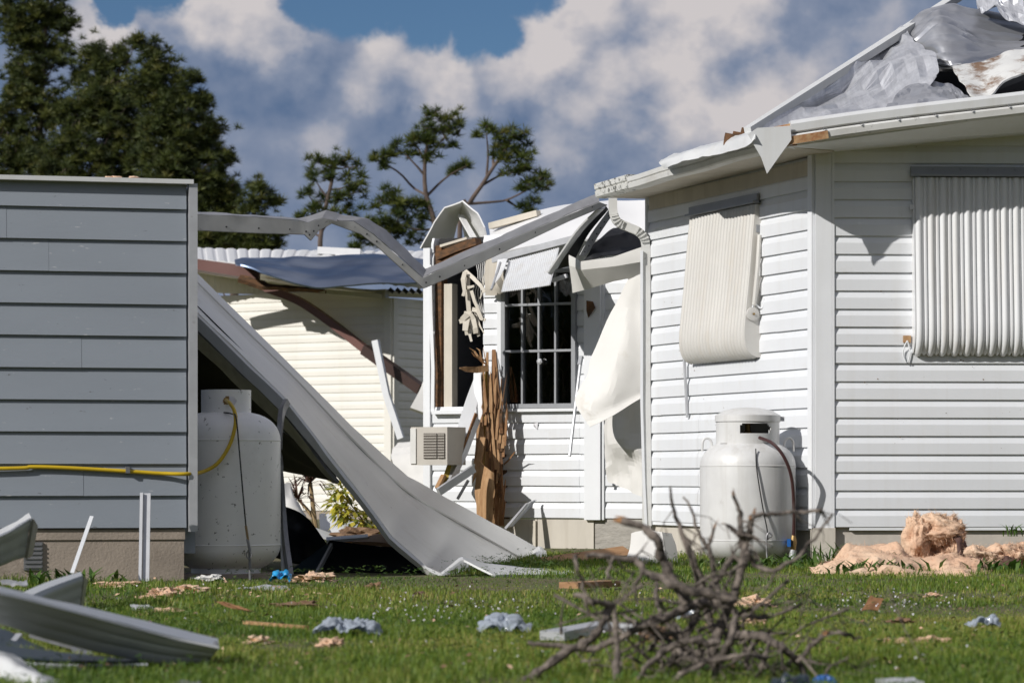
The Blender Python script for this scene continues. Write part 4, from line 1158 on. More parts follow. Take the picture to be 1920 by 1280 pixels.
# ------------------------------------------------------------------ propane tanks
def tank(name, c, r, h, collar_r, collar_h, hole, mat, label, lid=False, hole_shape="hex"):
    t = thing(name, c, label, "propane tank", "propane tanks")
    c = np.array(c, float)
    prof = []
    e = 0.30 * r * 1.7
    for a in np.linspace(0, math.pi / 2, 9):
        prof.append((max(r * math.sin(a) ** 0.7, 0.001), 0.03 + e * (1 - math.cos(a))))
    for a in np.linspace(0, math.pi / 2, 11):
        prof.append((max(r * math.cos(a) ** 0.62, 0.001), h - collar_h - e * 1.05 * (1 - math.sin(a)) + 0.02))
    MB().lathe(prof, c, 56).build("body", mat, t, 40)
    for z in (0.03 + e, h - collar_h + 0.02 - e * 1.05):
        MB().lathe([(r * 0.999, z - 0.004), (r + 0.0028, z - 0.002), (r + 0.0028, z + 0.002), (r * 0.999, z + 0.004)], c, 56).build("weld_seam", mat, t, True)
    MB().lathe([(r * 0.60, 0), (r * 0.64, 0.005), (r * 0.64, 0.09), (r * 0.60, 0.09)], c, 40).build("foot_ring", mat, t, 40)
    # collar wall with an opening facing the camera
    nth, nz = 96, 16
    zb = h - collar_h - 0.01
    v, f = [], []
    for rr in (collar_r, collar_r - 0.006):
        for j in range(nz + 1):
            for i in range(nth):
                a = 2 * math.pi * i / nth
                v.append(c + (rr * math.cos(a), rr * math.sin(a), zb + collar_h * j / nz))
    o = nth * (nz + 1)

    def is_hole(i, j):
        a = 2 * math.pi * (i + .5) / nth + math.pi / 2
        a = (a + math.pi) % (2 * math.pi) - math.pi
        x = a * collar_r - hole[0]; y = collar_h * (j + .5) / nz - hole[1]
        if hole_shape == "hex":
            return abs(x) / hole[2] + 0.55 * abs(y) / hole[3] < 1 and abs(y) < hole[3]
        return (max(abs(x) - (hole[2] - hole[3]), 0)) ** 2 + y * y < hole[3] ** 2
    keep = [[not is_hole(i, j) and not (j == 0 and (i % 24) in (7, 8, 9, 10, 11)) for i in range(nth)] for j in range(nz)]
    for j in range(nz):
        for i in range(nth):
            if not keep[j][i]: continue
            a, b = j * nth + i, j * nth + (i + 1) % nth
            f.append((a, b, b + nth, a + nth)); f.append((o + a, o + a + nth, o + b + nth, o + b))
            if j == nz - 1: f.append((a + nth, b + nth, o + b + nth, o + a + nth))
            if j > 0 and not keep[j - 1][i] or j == 0: f.append((a, o + a, o + b, b))
            if j < nz - 1 and not keep[j + 1][i]: f.append((a + nth, b + nth, o + b + nth, o + a + nth))
            if not keep[j][(i + 1) % nth]: f.append((b, o + b, o + b + nth, b + nth))
            if not keep[j][(i - 1) % nth]: f.append((a, a + nth, o + a + nth, o + a))
    mk("collar", v, f, mat, t, 40)
    # valve inside
    vz = zb + hole[1]
    MB().lathe([(0.001, 0), (0.03, 0), (0.03, collar_h * .5), (0.018, collar_h * .55), (0.018, collar_h * .8), (0.04, collar_h * .82), (0.04, collar_h * .9), (0.001, collar_h * .9)], c + (0, 0, zb), 20).build("valve", MAT["brass"], t, 40)
    if lid:
        MB().lathe([(collar_r + .004, h - 0.03), (collar_r + .008, h - 0.028), (collar_r + .008, h + .012), (collar_r - .01, h + .022), (collar_r * .75, h + .045), (collar_r * .4, h + .060), (0.001, h + .066)], c, 48).build("lid", mat, t, 40)
    return t, c, zb


tcL = P(424, 1085, 16.02); tcL[2] = 0.0
tL, cL, zbL = tank("propane_tank", tcL, 0.306, 1.065, 0.140, 0.150, (0.030, 0.085, 0.048, 0.024), MAT["tank"], "tall white propane tank with yellow hose beside the grey shed")
# square-ish guard plate look: rope and hook
rp = [P(443, 785, 15.68), P(450, 860, 15.66), P(456, 930, 15.68), P(461, 985, 15.70)]
MB().tube(smooth_path([P(420, 773, 15.84), P(436, 776, 15.76)] + rp, 22), 0.0045, 6).build("tie_cord", MAT["black"], tL, True)
MB().tube([P(461, 985, 15.70), P(465, 1012, 15.70)], 0.007, 6).build("rope_end", MAT["stem"], tL, True)
MB().tube([P(464, 1010, 15.70), P(468, 1030, 15.70), P(469, 1090, 15.70)], 0.008, 6).build("ground_anchor", MAT["steel"], tL, True)
MB().tube(smooth_path([P(466, 1030, 15.68), P(462, 1040, 15.68), P(467, 1048, 15.68), P(472, 1040, 15.68), P(467, 1032, 15.68)], 14), 0.004, 6).build("anchor_ring", MAT["steel"], tL, True)
MB().box((tcL[0] + .02, tcL[1] - .02, 0.014), 0.50, 0.42, 0.028).build("concrete_pad", MAT["concrete"], tL)

tcR = P(1402, 1058, 18.52); tcR[2] = -0.03
tR, cR, zbR = tank("propane_tank", tcR, 0.311, 0.985, 0.206, 0.170, (0.035, 0.103, 0.108, 0.031), MAT["tank_old"], "lidded grey-white propane tank standing at the white house wall", lid=True, hole_shape="slot")
for s in (-1, 1):
    q = cR + (s * 0.252, -0.02, 0.80)
    MB().tube(smooth_path([q + (-s * .02, 0, -.03), q + (-s * .012, 0, .03), q + (s * .015, 0, .05), q + (s * .04, 0, .03), q + (s * .045, 0, -.035)], 16), 0.008, 8).build("lifting_lug", MAT["tank_old"], tR, True)
MB().box(cR + (0.218, -0.02, 0.975), 0.035, 0.03, 0.03).build("lid_hinge", MAT["alu"], tR)
MB().tube(smooth_path([P(1424, 820, 18.31), P(1450, 832, 18.19), P(1472, 860, 18.17), P(1485, 900, 18.21), P(1489, 960, 18.27), P(1488, 1006, 18.31)], 30), 0.011, 8).build("gas_hose", MAT["maroon"], tR, True)
MB().tube([P(1488, 1002, 18.31), P(1488, 1015, 18.31), P(1487, 1030, 18.31)], [0.012, 0.022, 0.017], 8).build("hose_fitting", MAT["brass"], tR, True)
MB().box(P(1479, 1017, 18.29), 0.022, 0.03, 0.05).build("valve_handle", MAT["blue_plastic"], tR)
MB().tube([P(1487, 1030, 18.31), P(1484, 1056, 18.31)], 0.022, 10).build("riser_pipe", MAT["alu"], tR, True)
MB().tube(smooth_path([P(1417, 841, 18.23), P(1419, 880, 18.20), P(1430, 950, 18.20), P(1438, 990, 18.20), P(1440, 1012, 18.20)], 20), 0.0045, 6).build("tie_cord", MAT["black"], tR, True)
MB().tube(smooth_path([P(1440, 1008, 18.20), P(1447, 1004, 18.20), P(1441, 998, 18.20), P(1437, 1012, 18.20), P(1439, 1060, 18.20)], 18), 0.0065, 6).build("ground_anchor", MAT["steel"], tR, True)

# ------------------------------------------------------------------ collapsed carport roof
car = thing("collapsed_carport_roof", P(830, 1080, 16.4), "long pale metal carport roof collapsed from behind the shed onto the lawn", "carport roof")
N_ = [(320, 540, 16.95), (440, 655, 16.85), (539, 751, 16.7), (640, 880, 16.6), (735, 1005, 16.5), (800, 1062, 16.42), (836, 1079, 16.4)]
Fp = [(320, 462, 18.9), (440, 582, 18.9), (560, 700, 18.95), (660, 798, 19.1), (765, 893, 19.5), (872, 952, 20.1), (1018, 1033, 20.9)]
mid = [tuple(np.array(a) * 0.55 + np.array(b) * 0.45) for a, b in zip(N_, Fp)]
mid[4] = (752, 950, 17.9); mid[5] = (840, 1010, 18.2); mid[6] = (925, 1062, 18.3)
low = [(a[0] + 1, a[1] - 1, a[2] + 0.03) for a in N_]
sheet("roof_panel", [low, mid, Fp], MAT["panel_metal"], car, mu="l", nu=61, nv=24, thick=0.03, crumple=0.006, fold=0.006, cscale=1.7, seed=19, smooth=16)
# near fascia
fasc = [N_, [(a[0] - 2, a[1] + (24 if i < 3 else 20 - 2.4 * i), a[2] + 0.03) for i, a in enumerate(N_)]]
sheet("fascia", fasc, MAT["white_metal"], car, mu="l", nu=49, nv=7, thick=0.02, mv="l", crumple=0.006, cscale=5, seed=2, smooth=30)
gut = [[(a[0] - 4, a[1] + 24 - (0 if i < 4 else 4 * (i - 3)), a[2] + 0.10) for i, a in enumerate(N_[:4])], [(a[0] - 12, a[1] + (44, 44, 40, 22)[i], a[2] + 0.22) for i, a in enumerate(N_[:4])]]
sheet("inner_gutter", gut, MAT["steel"], car, nu=30, nv=5, thick=0.02, crumple=0.008, cscale=6)
# raised seams on the panel
for k, t in enumerate((0.78,)):
    pts = []
    S = grid_surface([[P(*c) for c in r] for r in (low, mid, Fp)], 30, 21)
    pts = [p + np.array((0, -0.004, 0.012)) for p in S[int(t * 20)]]
    MB().prism(pts, 0.012, 0.012).build("seam", MAT["panel_metal"], car)
# folded toe of the sheet on the lawn
sheet("toe_fold", [[(828, 1076, 16.3), (866, 1047, 16.5), (905, 1058, 16.7), (985, 1066, 17.0), (1070, 1072, 17.2)], [(832, 1080, 16.15), (868, 1052, 16.25), (925, 1082, 16.1), (985, 1080, 16.3), (1080, 1080, 16.6)]],
      MAT["white_metal"], car, nu=40, nv=6, thick=0.012, mu="l", crumple=0.004, cscale=6)
sheet("curled_corner", [[(995, 1040, 20.4), (1010, 1026, 20.5), (1022, 1034, 20.6)], [(990, 1052, 20.0), (1008, 1040, 20.1), (1024, 1044, 20.2)], [(1000, 1056, 19.8), (1012, 1056, 19.9), (1022, 1058, 20.0)]], MAT["white_metal"], car, nu=14, nv=8, thick=0.01)
# bent leg
MB().prism(smooth_path([P(538, 752, 16.6), P(528, 775, 16.55), P(524, 830, 16.5), P(525, 900, 16.5), P(532, 990, 16.48), P(544, 1078, 16.4)], 24), 0.028, 0.04).build("bent_leg", MAT["steel"], car, 30)
MB().prism([P(528, 960, 16.5), P(530, 1030, 16.48), P(531, 1072, 16.46)], 0.02, 0.03).build("leg_bracket", MAT["alu"], car)
# underside hanging behind the tank, its shade put into the black colour
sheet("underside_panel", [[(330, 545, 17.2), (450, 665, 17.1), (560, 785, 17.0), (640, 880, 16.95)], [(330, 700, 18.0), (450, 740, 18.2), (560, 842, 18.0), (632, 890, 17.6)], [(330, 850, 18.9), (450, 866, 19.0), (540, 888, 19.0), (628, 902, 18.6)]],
      MAT["shade_under"], car, nu=20, nv=14, thick=0.02, ribs=(4, 0.03, "v"))
MB().tube([P(520, 800, 17.0), P(620, 872, 17.0)], 0.004, 5).build("loose_wire", MAT["steel"], car)

# panels lying beneath it
sheet("black_board", [[(505, 945, 18.0), (570, 965, 17.9), (612, 1022, 17.8)], [(505, 1000, 17.9), (560, 1010, 17.8), (600, 1050, 17.7)], [(505, 1050, 17.7), (550, 1052, 17.6), (585, 1056, 17.5)]],
      MAT["tarp"], nu=20, nv=12, thick=0.02, crumple=0.03, cscale=4, seed=30, lab="torn black sheet lying just right of the left tank foot", cat="sheet")
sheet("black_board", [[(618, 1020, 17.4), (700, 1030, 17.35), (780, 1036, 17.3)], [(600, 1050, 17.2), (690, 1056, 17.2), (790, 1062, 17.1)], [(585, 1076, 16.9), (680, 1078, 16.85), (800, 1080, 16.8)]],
      MAT["shade_under"], nu=16, nv=8, thick=0.03, lab="board slanting under the collapsed carport roof, coloured black for shade", cat="board")
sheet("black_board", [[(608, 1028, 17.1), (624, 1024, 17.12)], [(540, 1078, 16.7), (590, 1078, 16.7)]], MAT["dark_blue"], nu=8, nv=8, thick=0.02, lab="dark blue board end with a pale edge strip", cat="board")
MB().prism([P(622, 1022, 17.08), P(592, 1078, 16.66)], 0.015, 0.03).build("edge_strip", MAT["alu"], label="thin pale strip edging the dark blue board", cat="metal strip")
sheet("white_scrap_sheet", [[(522, 905, 25.70), (548, 902, 25.80), (556, 930, 25.80)], [(522, 960, 25.40), (556, 945, 25.50), (580, 985, 25.50)], [(525, 985, 25.20), (570, 985, 25.30), (595, 1005, 25.30)]],
      MAT["skin"], nu=18, nv=14, thick=0.008, crumple=0.05, cscale=3, seed=33, lab="buckled white sheet metal behind the bent carport leg", cat="sheet metal")
sheet("white_scrap_sheet", [[(532, 968, 24.60), (570, 985, 24.60), (625, 1004, 24.60)], [(532, 990, 24.20), (575, 1006, 24.20), (620, 1010, 24.20)]], MAT["white_metal"], nu=20, nv=6, thick=0.008, crumple=0.02, cscale=3, seed=34,
      lab="flat white metal sheet behind the torn black sheet", cat="sheet metal")
sheet("white_scrap_sheet", [[(598, 958, 26.00), (640, 962, 26.00), (690, 985, 26.00)], [(600, 1000, 25.60), (640, 995, 25.60), (700, 1010, 25.60)]], MAT["white_metal"], nu=24, nv=10, thick=0.008, crumple=0.03, cscale=3, ribs=(5, 0.015, "v"), seed=35,
      lab="ribbed white sheet metal lying behind the yellow-leaved shrub", cat="sheet metal")
sheet("fallen_trim", [[(612, 1012, 18.6), (690, 1006, 18.6)], [(612, 1018, 18.4), (690, 1012, 18.4)]], MAT["vinyl_trim"], nu=6, nv=3, thick=0.02, lab="straight white trim length under the collapsed carport roof", cat="trim")
sheet("plywood", [[(668, 1018, 18.6), (720, 1006, 18.6), (760, 1016, 18.5)], [(660, 1022, 18.2), (720, 1024, 18.1), (765, 1036, 18.0)]], MAT["plank"], nu=10, nv=4, thick=0.025, lab="orange-brown plywood piece under the collapsed carport roof", cat="plywood")
V, f = lump_vf(P(672, 1004, 24.2), 0.22, 0.15, 0.055, 0.7, 5, 51)
mk("leaf_litter", V, f, MAT["dry"], None, False, label="heap of dry brown leaves under the yellow-leaved shrub", cat="leaf heap")

# white-yellow shrub and strap-leaf plant
def leaf_quads(cs, dirs, length, width, droop=0.3):
    V, Q = [], []
    for c, d, l, w in zip(cs, dirs, length, width):
        d = d / np.linalg.norm(d)
        s = np.cross(d, (rng.normal() * .3, rng.normal() * .3, 1.0)); s /= np.linalg.norm(s) + 1e-9
        n0 = len(V)
        m = c + d * l * 0.5 + np.array((0, 0, -droop * l * 0.12))
        t = c + d * l + np.array((0, 0, -droop * l * 0.5))
        V += [c, m + s * w / 2, t, m - s * w / 2]
        Q.append((n0, n0 + 1, n0 + 2, n0 + 3))
    return np.array(V), np.array(Q)


def rnd_attr(o, per, n, lo=0, hi=1, vals=None):
    a = o.data.attributes.new("rnd", "FLOAT", "POINT")
    v = np.repeat(vals if vals is not None else rng.uniform(lo, hi, n), per).astype(np.float32)
    k = len(o.data.vertices)
    a.data.foreach_set("value", np.resize(v, k))


shr = thing("variegated_shrub", P(690, 1008, 25.0), "yellow and green leaved shrub under the collapsed carport roof", "shrub")
cs, ds, ln, wd = [], [], [], []
for (x, y, r) in ((632, 918, 18), (632, 945, 20), (650, 972, 22), (645, 925, 22), (660, 950, 26), (672, 975, 26), (695, 985, 28), (720, 995, 22), (690, 1000, 22), (640, 960, 14), (735, 985, 20)):
    for k in range(42):
        th, ph = rng.uniform(0, 6.28), rng.uniform(-0.6, 1.3)
        d = np.array((math.cos(th) * math.cos(ph), math.sin(th) * math.cos(ph), math.sin(ph)))
        c = P(x, y, 25.0 + rng.normal() * .1) + d * r / F * 25.0 * rng.uniform(.2, .9)
        cs.append(c); ds.append(d + np.array((-.2, -.4, -.3))); ln.append(rng.uniform(.065, .11)); wd.append(rng.uniform(.034, .052))
V, Q = leaf_quads(cs, ds, ln, wd, 0.6)
o = quads_mesh("leaves", V, Q, MAT["leaf_var"], shr); rnd_attr(o, 4, len(Q))
for (x, y) in ((645, 930), (672, 970), (705, 985), (730, 990)):
    MB().tube(smooth_path([P(700, 1012, 25.0), P((x + 700) / 2 + 5, (y + 1012) / 2, 25.0), P(x, y, 25.0)], 10), [0.012, 0.005], 6).build("stem", MAT["stem"], shr, True)
dr = thing("strap_leaf_plant", P(580, 985, 28.0), "spiky dark red strap-leaved plant beside the cream wall", "plant")
V, Q, vals = [], [], []
for (x, y, n) in ((582, 905, 46), (558, 935, 26)):
    for k in range(n):
        th = rng.uniform(0, 6.28); el = rng.uniform(-0.2, 1.2)
        d = np.array((math.cos(th) * math.cos(el), math.sin(th) * math.cos(el), math.sin(el)))
        c = P(x, y, 28.0); L_ = rng.uniform(.22, .38)
        s = np.cross(d, (0, 0, 1.0)); s /= np.linalg.norm(s) + 1e-9
        pts = [c, c + d * L_ * .5 + (0, 0, .01), c + d * L_ + (0, 0, -.35 * L_ * math.cos(el))]
        b = len(V)
        w = 0.02
        V += [pts[0] - s * w * .5, pts[0] + s * w * .5, pts[1] + s * w * .6, pts[1] - s * w * .6, pts[2] + s * w * .08, pts[2] - s * w * .08]
        Q += [(b, b + 1, b + 2, b + 3), (b + 3, b + 2, b + 4, b + 5)]
o = quads_mesh("leaves", V, Q, MAT["leaf_red"], dr); rnd_attr(o, 6, len(V) // 6)
MB().tube(smooth_path([P(592, 1000, 27.9), P(588, 960, 27.95), P(582, 905, 28.0)], 8), [0.03, 0.018], 8).build("stem", MAT["stem"], dr, True)
MB().tube(smooth_path([P(588, 970, 27.95), P(572, 950, 28.0), P(558, 935, 28.0)], 8), [0.02, 0.012], 8).build("stem", MAT["stem"], dr, True)

# ------------------------------------------------------------------ splintered framing against the wing
post = thing("splintered_post", P(925, 985, 22.86), "splintered orange-brown wall framing standing between opening and window", "broken framing")
mb = MB()


def splinter(x0, y0, x1, y1, Y0, Y1, w, mat, name="splinter", parent=post, tip=0.15):
    p, q = P(x0, y0, Y0), P(x1, y1, Y1)
    m1 = p + (q - p) * .35 + rng.normal(size=3) * .008; m2 = p + (q - p) * .72 + rng.normal(size=3) * .010
    MB().prism([p, m1, m2, q], [w, w * rng.uniform(.85, 1.1), w * .8, w * tip], [w * .5, w * .55, w * .4, w * .12], up=(0.2, 1, 0)).build(name, mat, parent)


splinter(935, 985, 926, 655, 22.91, 22.96, 0.085, MAT["wood"], tip=0.35)
splinter(948, 985, 936, 660, 22.98, 23.01, 0.07, MAT["wood_rot"], "dark_stud", tip=0.5)
splinter(912, 975, 914, 660, 22.86, 22.94, 0.06, MAT["wood_pale"], tip=0.3)
splinter(925, 930, 905, 670, 22.81, 22.86, 0.03, MAT["wood_pale"])
splinter(905, 880, 912, 690, 22.81, 22.88, 0.028, MAT["yellow_foam"], "foam_strip", tip=0.6)
splinter(918, 900, 932, 690, 22.78, 22.86, 0.035, MAT["wood_pale"])
splinter(930, 880, 906, 652, 22.76, 22.86, 0.022, MAT["wood_pale"])
splinter(915, 690, 862, 690, 22.81, 22.66, 0.05, MAT["wood_pale"])
splinter(908, 676, 880, 652, 22.81, 22.76, 0.018, MAT["wood_pale"])
splinter(906, 680, 884, 660, 22.82, 22.76, 0.016, MAT["wood"])
splinter(912, 684, 893, 652, 22.82, 22.78, 0.014, MAT["wood_pale"])
splinter(905, 820, 886, 905, 22.76, 22.66, 0.05, MAT["wood_pale"], tip=.05)
splinter(897, 870, 905, 775, 22.78, 22.81, 0.07, MAT["wood_pale"], tip=.06)
splinter(945, 870, 968, 845, 22.86, 22.71, 0.012, MAT["wood"])
splinter(930, 985, 940, 800, 22.84, 22.86, 0.03, MAT["wood_pale"], tip=.1)
for k in range(46):
    x = rng.uniform(900, 948); y = rng.uniform(690, 900)
    splinter(x, y + rng.uniform(40, 110), x + rng.uniform(-9, 9), y, 22.76, 22.80, rng.uniform(.006, .026), MAT[random.choice(["wood", "wood_pale", "wood_rot"])], tip=.1)
sheet("torn_plywood", [[(900, 862, 22.71), (918, 880, 22.61), (926, 890, 22.61)], [(896, 915, 22.66), (915, 920, 22.58), (926, 925, 22.58)], [(897, 972, 22.66), (915, 978, 22.58), (925, 982, 22.58)]], MAT["wood_pale"], post, nu=14, nv=16, thick=0.014, ragged=0.03, crumple=0.004)
sheet("paper_facing", [[(889, 700, 22.91), (903, 690, 22.88)], [(893, 780, 22.86), (905, 780, 22.84)], [(893, 860, 22.86), (906, 850, 22.82)], [(900, 935, 22.81), (908, 905, 22.79)]], MAT["vinyl_trim"], post, nu=8, nv=18, thick=0.01, ragged=0.012)
# leaning white frames / door
dr_ = thing("leaning_frame", P(870, 920, 22.76), "white window frame and panel leaning left of the splintered framing", "window frame")
sheet("panel", [[(897, 690, 22.96), (906, 688, 22.96)], [(870, 760, 22.86), (893, 765, 22.86)], [(845, 850, 22.71), (870, 850, 22.71)], [(838, 895, 22.66), (858, 905, 22.66)]], MAT["vinyl_trim"], dr_, nu=8, nv=16, thick=0.02, mu="l")
MB().prism([P(895, 785, 22.76), P(870, 850, 22.66), P(838, 915, 22.51)], 0.03, 0.05).build("rail", MAT["alu"], dr_)
MB().prism([P(893, 775, 22.74), P(866, 850, 22.64)], 0.012, 0.03).build("rail", MAT["wood"], dr_)
MB().prism([P(888, 878, 22.46), P(822, 922, 22.26)], 0.035, 0.06).build("rail", MAT["alu"], dr_)
MB().prism([P(878, 900, 22.41), P(858, 935, 22.36)], 0.015, 0.02).build("rail", MAT["steel"], dr_)
sheet("foam_edge", [[(846, 855, 22.61), (852, 845, 22.61)], [(826, 905, 22.56), (838, 912, 22.56)]], MAT["yellow_foam"], dr_, nu=4, nv=8, thick=0.02)
MB().prism([P(832, 890, 22.54), P(820, 915, 22.51)], 0.06, 0.02).build("wood_chip", MAT["wood_pale"], dr_)
MB().box(P(830, 868, 22.51), 0.07, 0.02, 0.02).build("latch", MAT["steel"], dr_)
sheet("rail_panel", [[(958, 985, 22.56), (1004, 936, 22.76)], [(946, 990, 22.46), (985, 944, 22.66)]], MAT["alu"], nu=10, nv=8, thick=0.012, ribs=(3, 0.015, "v"), lab="grey ribbed metal offcut leaning below the grid window", cat="metal offcut")

# hanging broken blinds
bl = thing("broken_blind", P(880, 640, 22.5), "tangle of broken beige slats hanging in the torn wall opening", "window blind")
for (x0, y0, x1, y1, w) in ((872, 508, 909, 548, .03), (872, 510, 868, 555, .028), (876, 520, 884, 610, .035), (884, 545, 905, 600, .022), (878, 585, 872, 620, .05), (880, 590, 892, 625, .05), (876, 590, 866, 606, .04), (884, 595, 884, 640, .022),
                            (888, 600, 898, 630, .03), (890, 585, 908, 625, .012), (900, 560, 912, 505, .008), (870, 600, 862, 598, .03), (880, 600, 876, 628, .04), (886, 580, 910, 600, .03), (875, 540, 889, 536, .02)):
    splinter(x0, y0, x1, y1, 22.6 + rng.normal() * .03, 22.55 + rng.normal() * .04, w * 1.2, MAT["wood_paint"], "slat", bl, tip=.7)
for k in range(5):
    MB().tube(smooth_path([P(892 + k * 4, 490, 22.7), P(896 + k * 3, 520, 22.65), P(886 + k * 5, 552, 22.65), P(905 + k, 590 + 4 * k, 22.6)], 14), 0.003, 5).build("cord", MAT["paper"], bl, True)

# window air conditioner
ac = thing("air_conditioner", P(822, 873, 22.6), "beige window air conditioner poking out below the torn opening", "air conditioner")
q = P(822, 836, 22.62)
ud, nd = WM.u3(), WM.n3()
MB().box(q, 0.33, 0.30, 0.30, ud, nd).build("case", MAT["ac"], ac)
MB().box(q - ud * 0.140 + nd * 0.155, 0.05, 0.012, 0.28, ud, nd).build("label_plate", MAT["paper"], ac)
g = MB().box(q + ud * 0.015 + nd * 0.154, 0.12, 0.010, 0.20, ud, nd).build("grille", MAT["ac_dark"], ac)
for k in range(9):
    MB().box(q + ud * 0.015 + nd * 0.161 + np.array((0, 0, -0.088 + k * 0.022)), 0.12, 0.008, 0.006, ud, nd).build("louvre", MAT["ac"], g)
g = MB().box(q + ud * 0.115 + nd * 0.154, 0.06, 0.010, 0.20, ud, nd).build("grille", MAT["ac_dark"], ac)
for k in range(9):
    MB().box(q + ud * 0.115 + nd * 0.161 + np.array((0, 0, -0.088 + k * 0.022)), 0.06, 0.008, 0.006, ud, nd).build("louvre", MAT["ac"], g)

# ------------------------------------------------------------------ cream house behind
K0 = np.array((-1.612, 38.2)); cd = np.array((-0.857, 0.515))
WC = Wall(K0 + cd * 5.2, K0); WD = Wall(K0, K0 + np.array((0.515, 0.857)) * 3.0)
ch = thing("cream_house", (K0[0] - 1.5, K0[1] + 1, 0), "cream siding house with white ribbed roof behind the carport wreck", "house")
clad(ch, WC, 0.0, WC.L - 0.10, 0.12, 3.10, 0.1145, PLAIN4, MAT["cream"], MAT["cream"], wallname="side_wall")
clad(ch, WD, 0.10, WD.L, 0.12, 2.98, 0.1145, PLAIN4, MAT["cream"], MAT["cream"], wallname="end_wall")
MB().box(WC.pt(WC.L - .05, 1.55, .012), 0.11, 0.05, 2.86, WC.u3(), WC.n3()).build("corner_post", MAT["cream"], ch)
MB().box(WD.pt(0.05, 1.55, .012), 0.11, 0.05, 2.86, WD.u3(), WD.n3()).build("corner_post", MAT["cream"], ch)
MB().box(WC.pt(WC.L / 2, 0.06, -0.03), WC.L, 0.05, 0.16, WC.u3(), WC.n3()).build("foundation", MAT["concrete"], ch)
sheet("roof", [[(300, 468, 41), (480, 473, 41), (690, 476, 41), (900, 476, 41)], [(300, 486, 39), (480, 502, 38.70), (640, 522, 38.20), (830, 545, 38.70)]], MAT["white_roof"], ch, nu=160, nv=4, thick=0.05, ribs=(26, 0.03, "u", 5), smooth=False)
sheet("soffit", [[(300, 486, 39.40), (480, 508, 38.60), (640, 538, 38.20), (830, 548, 38.70)], [(300, 510, 40.0), (480, 530, 39.70), (640, 548, 39.20), (830, 556, 39.40)]], MAT["cream"], ch, nu=12, nv=3, thick=0.03)
sheet("gable_panel", [[(300, 480, 39.6), (480, 500, 39.50), (600, 515, 39.10)], [(300, 545, 39.6), (480, 552, 39.50), (600, 556, 39.10)]], MAT["cream"], ch, nu=90, nv=3, thick=0.03, ribs=(30, 0.02, "u", 4), smooth=False)
MB().prism([P(540, 538, 38.22), P(610, 546, 38.20)], 0.05, 0.05).build("eave_board", MAT["cream"], ch)
MB().prism([P(612, 547, 38.20), P(716, 556, 38.25)], 0.05, 0.06).build("eave_board", MAT["cream"], ch)
for k in range(6):
    MB().prism([P(730 + k * 13, 541 + k * .4, 38.30), P(738 + k * 13, 548 + k * .4, 38.30)], 0.05, 0.05).build("roof_rib_end", MAT["black"], ch)
sheet("gutter", [[(300, 478, 38.50), (368, 490, 38.50), (488, 506, 38.40)], [(300, 496, 38.45), (368, 510, 38.45), (488, 529, 38.35)]], MAT["brown"], ch, nu=12, nv=4, thick=0.10)
sheet("torn_felt", [[(452, 524, 38.30), (520, 540, 38.20), (612, 548, 38.20)], [(448, 534, 38.20), (500, 545, 38.15), (560, 550, 38.15)]], MAT["wood_rot"], ch, nu=16, nv=4, thick=0.06, ragged=0.05, crumple=0.04, cscale=4)
MB().prism([P(596, 470, 40.5), P(676, 474, 40.5)], 0.2, 0.10).build("roof_cap", MAT["white_roof"], ch)
sheet("loose_roof_sheet", [[(440, 492, 38.25), (470, 486, 38.55), (560, 486, 38.85), (690, 478, 39.05), (800, 492, 38.85)], [(442, 500, 37.85), (490, 502, 37.85), (560, 510, 37.95), (690, 508, 38.05), (800, 515, 37.95)],
                           [(450, 500, 37.55), (520, 528, 37.25), (590, 541, 37.15), (690, 536, 37.25), (800, 538, 37.35)]],
      MAT["blue_metal"], nu=50, nv=18, thick=0.02, crumple=0.05, cscale=1.2, seed=44, lab="blue-grey metal sheet peeled over the cream house roof edge", cat="sheet metal")
gt = thing("broken_gutter", P(790, 730, 36.8), "brown gutter broken off and hanging diagonally across the cream wall", "gutter")
pts = smooth_path([P(492, 538, 38.9), P(560, 564, 38.65), P(620, 604, 38.4), P(685, 655, 38.1)], 16)
MB().prism(pts, 0.10, [0.06] + [0.10] * 15).build("upper_length", MAT["brown"], gt, 30)
MB().prism([P(684, 655, 38.08), P(790, 730, 37.5)], 0.12, 0.135).build("lower_length", MAT["brown_dark"], gt)
MB().prism([P(704, 638, 37.50), P(725, 740, 37.45), P(752, 822, 37.40)], 0.08, 0.085).build("fallen_downspout", MAT["vinyl_trim"], label="white downspout length leaning at the cream house corner", cat="downspout")
sheet("beige_sheet", [[(795, 722, 36.0), (812, 715, 36.0)], [(768, 768, 35.8), (830, 790, 35.8)]], MAT["skin"], nu=8, nv=8, thick=0.06, lab="beige panel tilted at the end of the brown gutter", cat="panel")
sheet("beige_sheet", [[(750, 830, 35.2), (800, 822, 35.0)], [(735, 860, 34.8), (805, 850, 34.7)], [(770, 930, 34.5), (812, 905, 34.5)]], MAT["skin"], nu=14, nv=14, thick=0.04, crumple=0.02, ribs=(5, 0.03, "v"), lab="pale ribbed panel behind the air conditioner", cat="panel")

